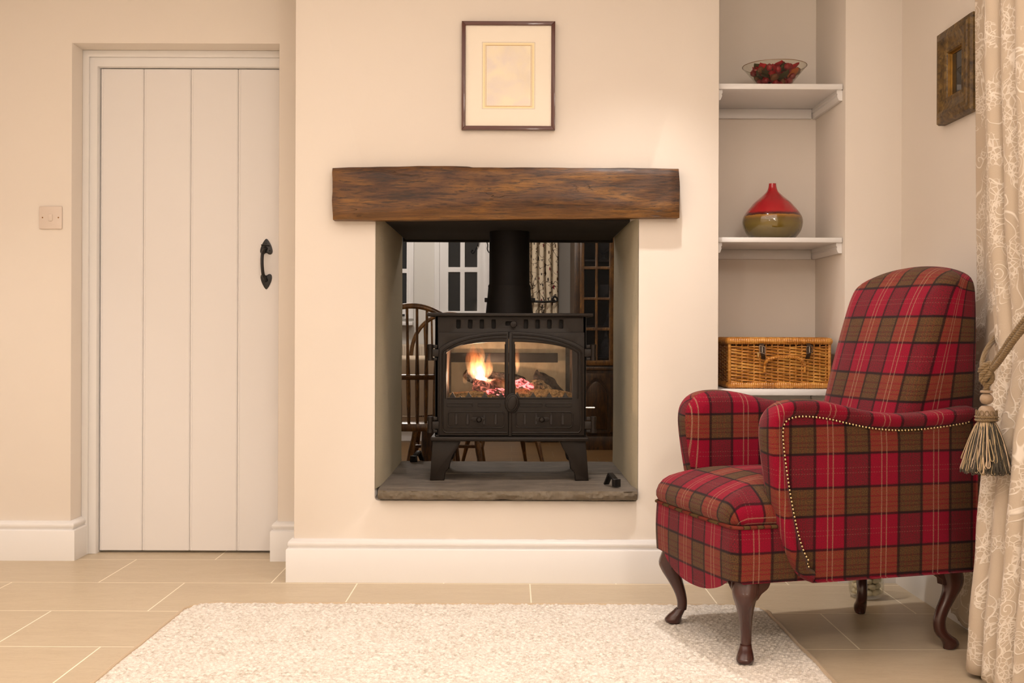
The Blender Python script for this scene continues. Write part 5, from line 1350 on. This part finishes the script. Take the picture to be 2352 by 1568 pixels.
# table
TX0,TX1,TY0,TY1=-1.75,-.30,5.58,6.40; TZ_=.745
tb_=thing('dining_table','dining table standing behind the stove under a cream cloth','table',((TX0+TX1)/2,(TY0+TY1)/2,0))
mb=MB(); box(mb,TX0,TX1,TY0,TY1,TZ_-.03,TZ_,.004); mb.build('table_top',CHW,tb_)
for x in (TX0+.12,TX1-.12):
    for y in (TY0+.12,TY1-.12): mb=MB(); lathe(mb,[(.030,0),(.034,.05),(.026,.12),(.036,.3),(.028,.5),(.036,.62),(.036,TZ_-.03)],(x,y,0),16); mb.build('leg',CHW,tb_)
def cloth():
    per=[]; x0,x1,y0,y1=TX0-.006,TX1+.006,TY0-.006,TY1+.006
    base=resample([Vector((p[0],p[1],0)) for p in rect(x0,x1,y0,y1,.04,5)],240,True); n=240; vs=[];fs=[]; cx=Vector(((x0+x1)/2,(y0+y1)/2,TZ_+.003))
    rows=[(0,TZ_+.003),(.004,TZ_-.004),(.008,TZ_-.05),(.014,TZ_-.12),(.020,TZ_-.19),(.026,TZ_-.262)]
    for k,(o,z) in enumerate(rows):
        for i,p in enumerate(base):
            t=(base[(i+1)%n]-base[i-1]).normalized(); nn=Vector((t.y,-t.x,0)); w=.012*math.sin(i*.33)*(k/5)+.006*math.sin(i*.9)*(k/5)
            vs.append(Vector((p.x,p.y,z+(.012*math.sin(i*.21) if k==5 else 0)))+nn*(o+w+(.014*k/5)))
    for k in range(5):
        for i in range(n): j=(i+1)%n; fs.append((k*n+i,k*n+j,(k+1)*n+j,(k+1)*n+i))
    fs.append(tuple(range(n))); mb=MB(); mb.add(vs,fs); o=mb.build('table_cloth',CLOTH,sharp=60); tag(o,'plain cream cloth hanging over the dining table','tablecloth')
cloth()
# windsor chairs
def windsor(lbl):
    t=thing('spindle_chair',lbl,'chair',(0,0,0),'wooden spindle back dining chairs')
    sz=.455
    mb=MB(); c=[]
    for i in range(48):
        a=2*PI*i/48; ca,sa=math.cos(a),math.sin(a); c.append((.225*math.copysign(abs(ca)**.7,ca),.21*math.copysign(abs(sa)**.7,sa)))
    plate(mb,[c],-.018,.018,.008,M=lambda v:Vector((v.x,v.z,sz-v.y))); mb.build('seat',CHW,t)
    # the back stands on the -y side
    def hoop(a): return Vector((.235*math.cos(a),-.205-.05*math.sin(a),sz+.225+.315*math.sin(a)**.75 if math.sin(a)>0 else sz+.225))
    mb=MB(); tube(mb,[hoop(PI*i/40) for i in range(41)],.0125,10); mb.build('bow',CHW,t)
    mb=MB(); arm_=[Vector((.25*math.sin(b),-.205+.32*(1-math.cos(b))*.0-.0,0)) for b in (0,)]
    path=[Vector((.27,.06,sz+.215)),Vector((.268,-.06,sz+.217)),Vector((.235,-.16,sz+.22)),Vector((.13,-.215,sz+.225)),Vector((0,-.228,sz+.225)),Vector((-.13,-.215,sz+.225)),Vector((-.235,-.16,sz+.22)),Vector((-.268,-.06,sz+.217)),Vector((-.27,.06,sz+.215))]
    tube(mb,catmull(path,40),.0125,8,ell=[(1,1.3)]*40); mb.build('arm_rail',CHW,t)
    for i in range(8):
        x=-.155+.31*i/7; a=math.acos(max(-1,min(1,x/.235))); top=hoop(a); b=Vector((x*.85,-.175,sz+.015)); p=[b.lerp(top,k/10) for k in range(11)]
        mb=MB(); tube(mb,p,[.0065+.0035*math.sin(PI*min(1,k/10*1.6)) if k<7 else .0062 for k in range(11)],8); mb.build('spindle',CHW,t)
    for s in (-1,1):
        mb=MB(); tube(mb,[Vector((s*.19,.03,sz)),Vector((s*.255,.04,sz+.21))],.010,8); mb.build('arm_post',CHW,t)
    for sx_ in (-1,1):
        for sy in (-1,1):
            a=Vector((sx_*.15,sy*.13,sz-.01)); b=Vector((sx_*.23,sy*.22,0)); mb=MB(); tube(mb,[a.lerp(b,k/12) for k in range(13)],[.013,.015,.018,.019,.016,.014,.017,.019,.017,.015,.013,.012,.011],10); mb.build('leg',CHW,t)
    for sx_ in (-1,1):
        mb=MB(); tube(mb,[Vector((sx_*.195,-.18,.2)),Vector((sx_*.195,0,.2)),Vector((sx_*.195,.18,.2))],[.009,.013,.009],8); mb.build('stretcher',CHW,t)
    mb=MB(); tube(mb,[Vector((-.195,0,.2)),Vector((.195,0,.2))],.010,8); mb.build('stretcher',CHW,t)
    return t
def cptree(o):
    r=o.copy(); C.objects.link(r)
    for ch in list(o.children): c=ch.copy(); C.objects.link(c); c.parent=r
    return r
ch1=windsor('wooden spindle chair with its back to the stove, left of it'); 
ch2=cptree(ch1); ch3=cptree(ch1)
ch2['label']='wooden spindle chair beyond the table facing the stove'; ch3['label']='wooden spindle chair near the far wall, its legs seen under the stove'
ch1.location=(WX(948,5.03),5.24,0); ch2.location=(WX(1030,6.9),6.76,0); ch2.rotation_euler=(0,0,PI); ch3.location=(-.06,7.4,0); ch3.rotation_euler=(0,0,PI/2+.25)
# cabinet
def cabinet():
    Y=8.55; c0,c1=D(1319,700,Y).x,D(1319,700,Y).x+.62; t=thing('corner_cabinet','dark wooden glazed display cabinet at the right of the dining room','cabinet',((c0+c1)/2,Y+.25,0))
    xz=lambda px,py:(D(px,py,Y).x,D(px,py,Y).z)
    dx0,dx1=D(1341,0,Y).x,D(1413,0,Y).x; zr=D(1370,822,Y).z
    mb=MB(); plate(mb,[rect(c0,c1,.03,2.1),rect(dx0+.0,c1-.07,zr-.02,2.0)],Y,Y+.02,.003)
    box(mb,c0,c0+.02,Y+.02,DW-.03,.03,2.1); box(mb,c1-.02,c1,Y+.02,DW-.03,.03,2.1); box(mb,c0,c1,DW-.05,DW-.03,.03,2.1); box(mb,c0,c1,Y,DW-.03,2.08,2.1); box(mb,c0,c1,Y+.02,DW-.03,.03,.06)
    box(mb,c0-.01,c1+.01,Y-.012,Y+.002,.0,.10,.004); box(mb,c0-.006,c1+.006,Y-.015,Y+.002,D(1370,850,Y).z,D(1370,842,Y).z,.003)
    mb.build('carcase',CAB,t)
    for i,py in enumerate((594,682,746,820)):
        z=D(1380,py,Y).z-.004; mb=MB(); box(mb,c0+.02,c1-.02,Y+.03,DW-.05,z-.018,z,.002); mb.build('shelf',CAB,t)
    x0,x1=D(1334,0,Y).x,D(1413,0,Y).x; yy=Y-.012
    cols=[(D(1344,0,Y).x,D(1369,0,Y).x),(D(1375,0,Y).x,D(1401,0,Y).x)]
    rws=[(D(0,822,Y).z,D(0,754,Y).z),(D(0,747,Y).z,D(0,684,Y).z),(D(0,678,Y).z,D(0,614,Y).z),(D(0,607,Y).z,D(0,540,Y).z),(D(0,533,Y).z,1.9)]
    mb=MB(); plate(mb,[rect(x0,x1,D(0,834,Y).z,2.0)]+[rect(a,b,c,d) for a,b in cols for c,d in rws],yy-.01,yy+.012,.004); dr=mb.build('glazed_door',CHW,t)
    mb=MB(); box(mb,x0+.01,x1-.01,yy+.002,yy+.004,D(0,830,Y).z,1.98); mb.build('pane',m_glass('cabinet_pane',(.6,.6,.62),refl=.5),dr)
    mb=MB(); p0,p1=D(1342,0,Y).x,D(1404,0,Y).x; zl,zm,zt_=D(0,990,Y).z,D(0,895,Y).z,D(0,862,Y).z
    ar=[(p0,zl),(p1,zl),(p1,zm)]+[(p0+(p1-p0)*(1-k/12),zm+(zt_-zm)*math.sin(PI*k/12)**.8) for k in range(1,12)]+[(p0,zm)]
    plate(mb,[rect(D(1330,0,Y).x,x1,.13,D(0,852,Y).z),ar],Y-.02,Y-.001,.004); cx=(p0+p1)/2
    in_=[(cx+(a-cx)*.8,(b-(zl+zt_)/2)*.86+(zl+zt_)/2) for a,b in ar]; plate(mb,[in_],Y-.016,Y-.001,.005)
    plate(mb,[ar],Y-.006,Y-.001,0); mb.build('panelled_door',CAB,t)
    def onshelf(name,lbl,cat,px,py,prof,grp=None):
        z=D(1380,py,Y).z-.004; mb=MB(); lathe(mb,prof,(D(px,py,Y+.12).x,Y+.12,z+.0005),20,caps=False); o=mb.build(name,CRYS,sharp=50); tag(o,lbl,cat,grp)
    onshelf('glass_goblet','cut glass footed bowl on the upper cabinet shelf','glassware',1387,594,[(.0001,0),(.045,0),(.05,.004),(.012,.02),(.010,.04),(.03,.06),(.055,.10),(.06,.16),(.057,.16),(.05,.10),(.0001,.06)])
    onshelf('crystal_tumbler','round crystal tumbler on the middle cabinet shelf','glassware',1387,682,[(.0001,0),(.03,0),(.042,.04),(.045,.10),(.042,.10),(.038,.04),(.0001,.01)])
    onshelf('glass_decanter','square-based crystal decanter on the lowest cabinet shelf','decanter',1391,820,[(.0001,0),(.040,0),(.042,.01),(.042,.09),(.03,.12),(.014,.16),(.012,.21),(.018,.22),(.019,.25),(.010,.27),(.0001,.275)])
    onshelf('crystal_jug','crystal jug half hidden at the right of the third cabinet shelf','glassware',1402,746,[(.0001,0),(.03,0),(.036,.03),(.03,.09),(.022,.12),(.026,.14),(.022,.14),(.018,.12),(.0001,.02)])
cabinet()
# ---------------- lights
def light(x,y,z,w,col=(1,.80,.58),r=.035,ty='POINT',name='downlight'):
    l=bpy.data.lights.new(name,ty); l.energy=w; l.color=col; l.shadow_soft_size=r
    o=bpy.data.objects.new(name,l); C.objects.link(o); o.location=(x,y,z); return o
def spot(x,y,w,col=WARM if 0 else (1,.8,.58),r=.03):
    light(x,y,2.20,w*.16,col,r); o=light(x,y,2.33,w*.66,col,r,'SPOT'); o.data.spot_size=math.radians(158); o.data.spot_blend=.7; return o
WARM=(1,.915,.85)
def down(x,y,w,ang,bl=.9):
    o=light(x,y,2.335,w,WARM,.032,'SPOT'); o.data.spot_size=math.radians(ang); o.data.spot_blend=1.0
for x,y,w,a in ((.44,3.45,78,86),(-2.0,3.42,46,90),(-.75,2.0,20,150),(-2.0,1.1,20,150)): down(x,y,w,a)  # front pair follows the cast shadows; wide rear pair is unseen fill
def area(x,y,z,sx,sy,w,col=WARM):
    l=bpy.data.lights.new('ceiling_fill','AREA'); l.shape='RECTANGLE'; l.size=sx; l.size_y=sy; l.energy=w; l.color=col
    o=bpy.data.objects.new('ceiling_fill',l); C.objects.link(o); o.location=(x,y,z); return o
area(-.7,1.3,2.34,3.6,3.6,56,(1,.85,.775))  # unseen area light under the ceiling, added to even out the room
light(.1,6.3,2.1,26,(1,.88,.77),.12,name='dining_light'); light(-.9,7.9,2.15,36,(1,.90,.82),.12,name='dining_light');  # unseen point lights for the dining room
light(P(1106,866,4.36).x,4.37,P(1106,866,4.36).z,3.8,(1,.64,.42),.005,name='fire_glow')
for x,y,z,e in ((-1.5,-1.3,1.45,32),(.75,-1.5,1.45,22),(.6,.5,2.0,44)): light(x,y,z,e,(1,.885,.775),.16,name='added_fill_light')  # unseen point lights added as fill for the niche and walls
# ---------------- camera
cam=bpy.data.cameras.new('camera'); co_=bpy.data.objects.new('camera',cam); C.objects.link(co_)
co_.location=(0,0,HC); co_.rotation_mode='QUATERNION'
m=Matrix.Rotation(PI/2,3,'X')@Matrix.Rotation(TH,3,'Z'); co_.rotation_quaternion=m.to_quaternion()
cam.sensor_width=36; cam.lens=F*36/2352; cam.shift_y=-18/2352; cam.clip_start=.05
sc=bpy.context.scene; sc.camera=co_
w=bpy.data.worlds.new('world'); sc.world=w; w.use_nodes=True; w.node_tree.nodes['Background'].inputs[0].default_value=(.01,.012,.02,1); w.node_tree.nodes['Background'].inputs[1].default_value=1
vs_=sc.view_settings; vs_.view_transform='Standard'; vs_.look='None'; vs_.gamma=1; vs_.exposure=.03; vs_.use_curve_mapping=False
sc.cycles.use_denoising=True
sc.cycles.use_adaptive_sampling=True; sc.cycles.adaptive_threshold=.10; sc.cycles.adaptive_min_samples=16
sc.cycles.max_bounces=7; sc.cycles.diffuse_bounces=4; sc.cycles.glossy_bounces=3; sc.cycles.transmission_bounces=5; sc.cycles.transparent_max_bounces=12; sc.cycles.volume_bounces=0; sc.cycles.volume_max_steps=64
sc.cycles.sample_clamp_indirect=4; sc.cycles.caustics_reflective=False; sc.cycles.caustics_refractive=False
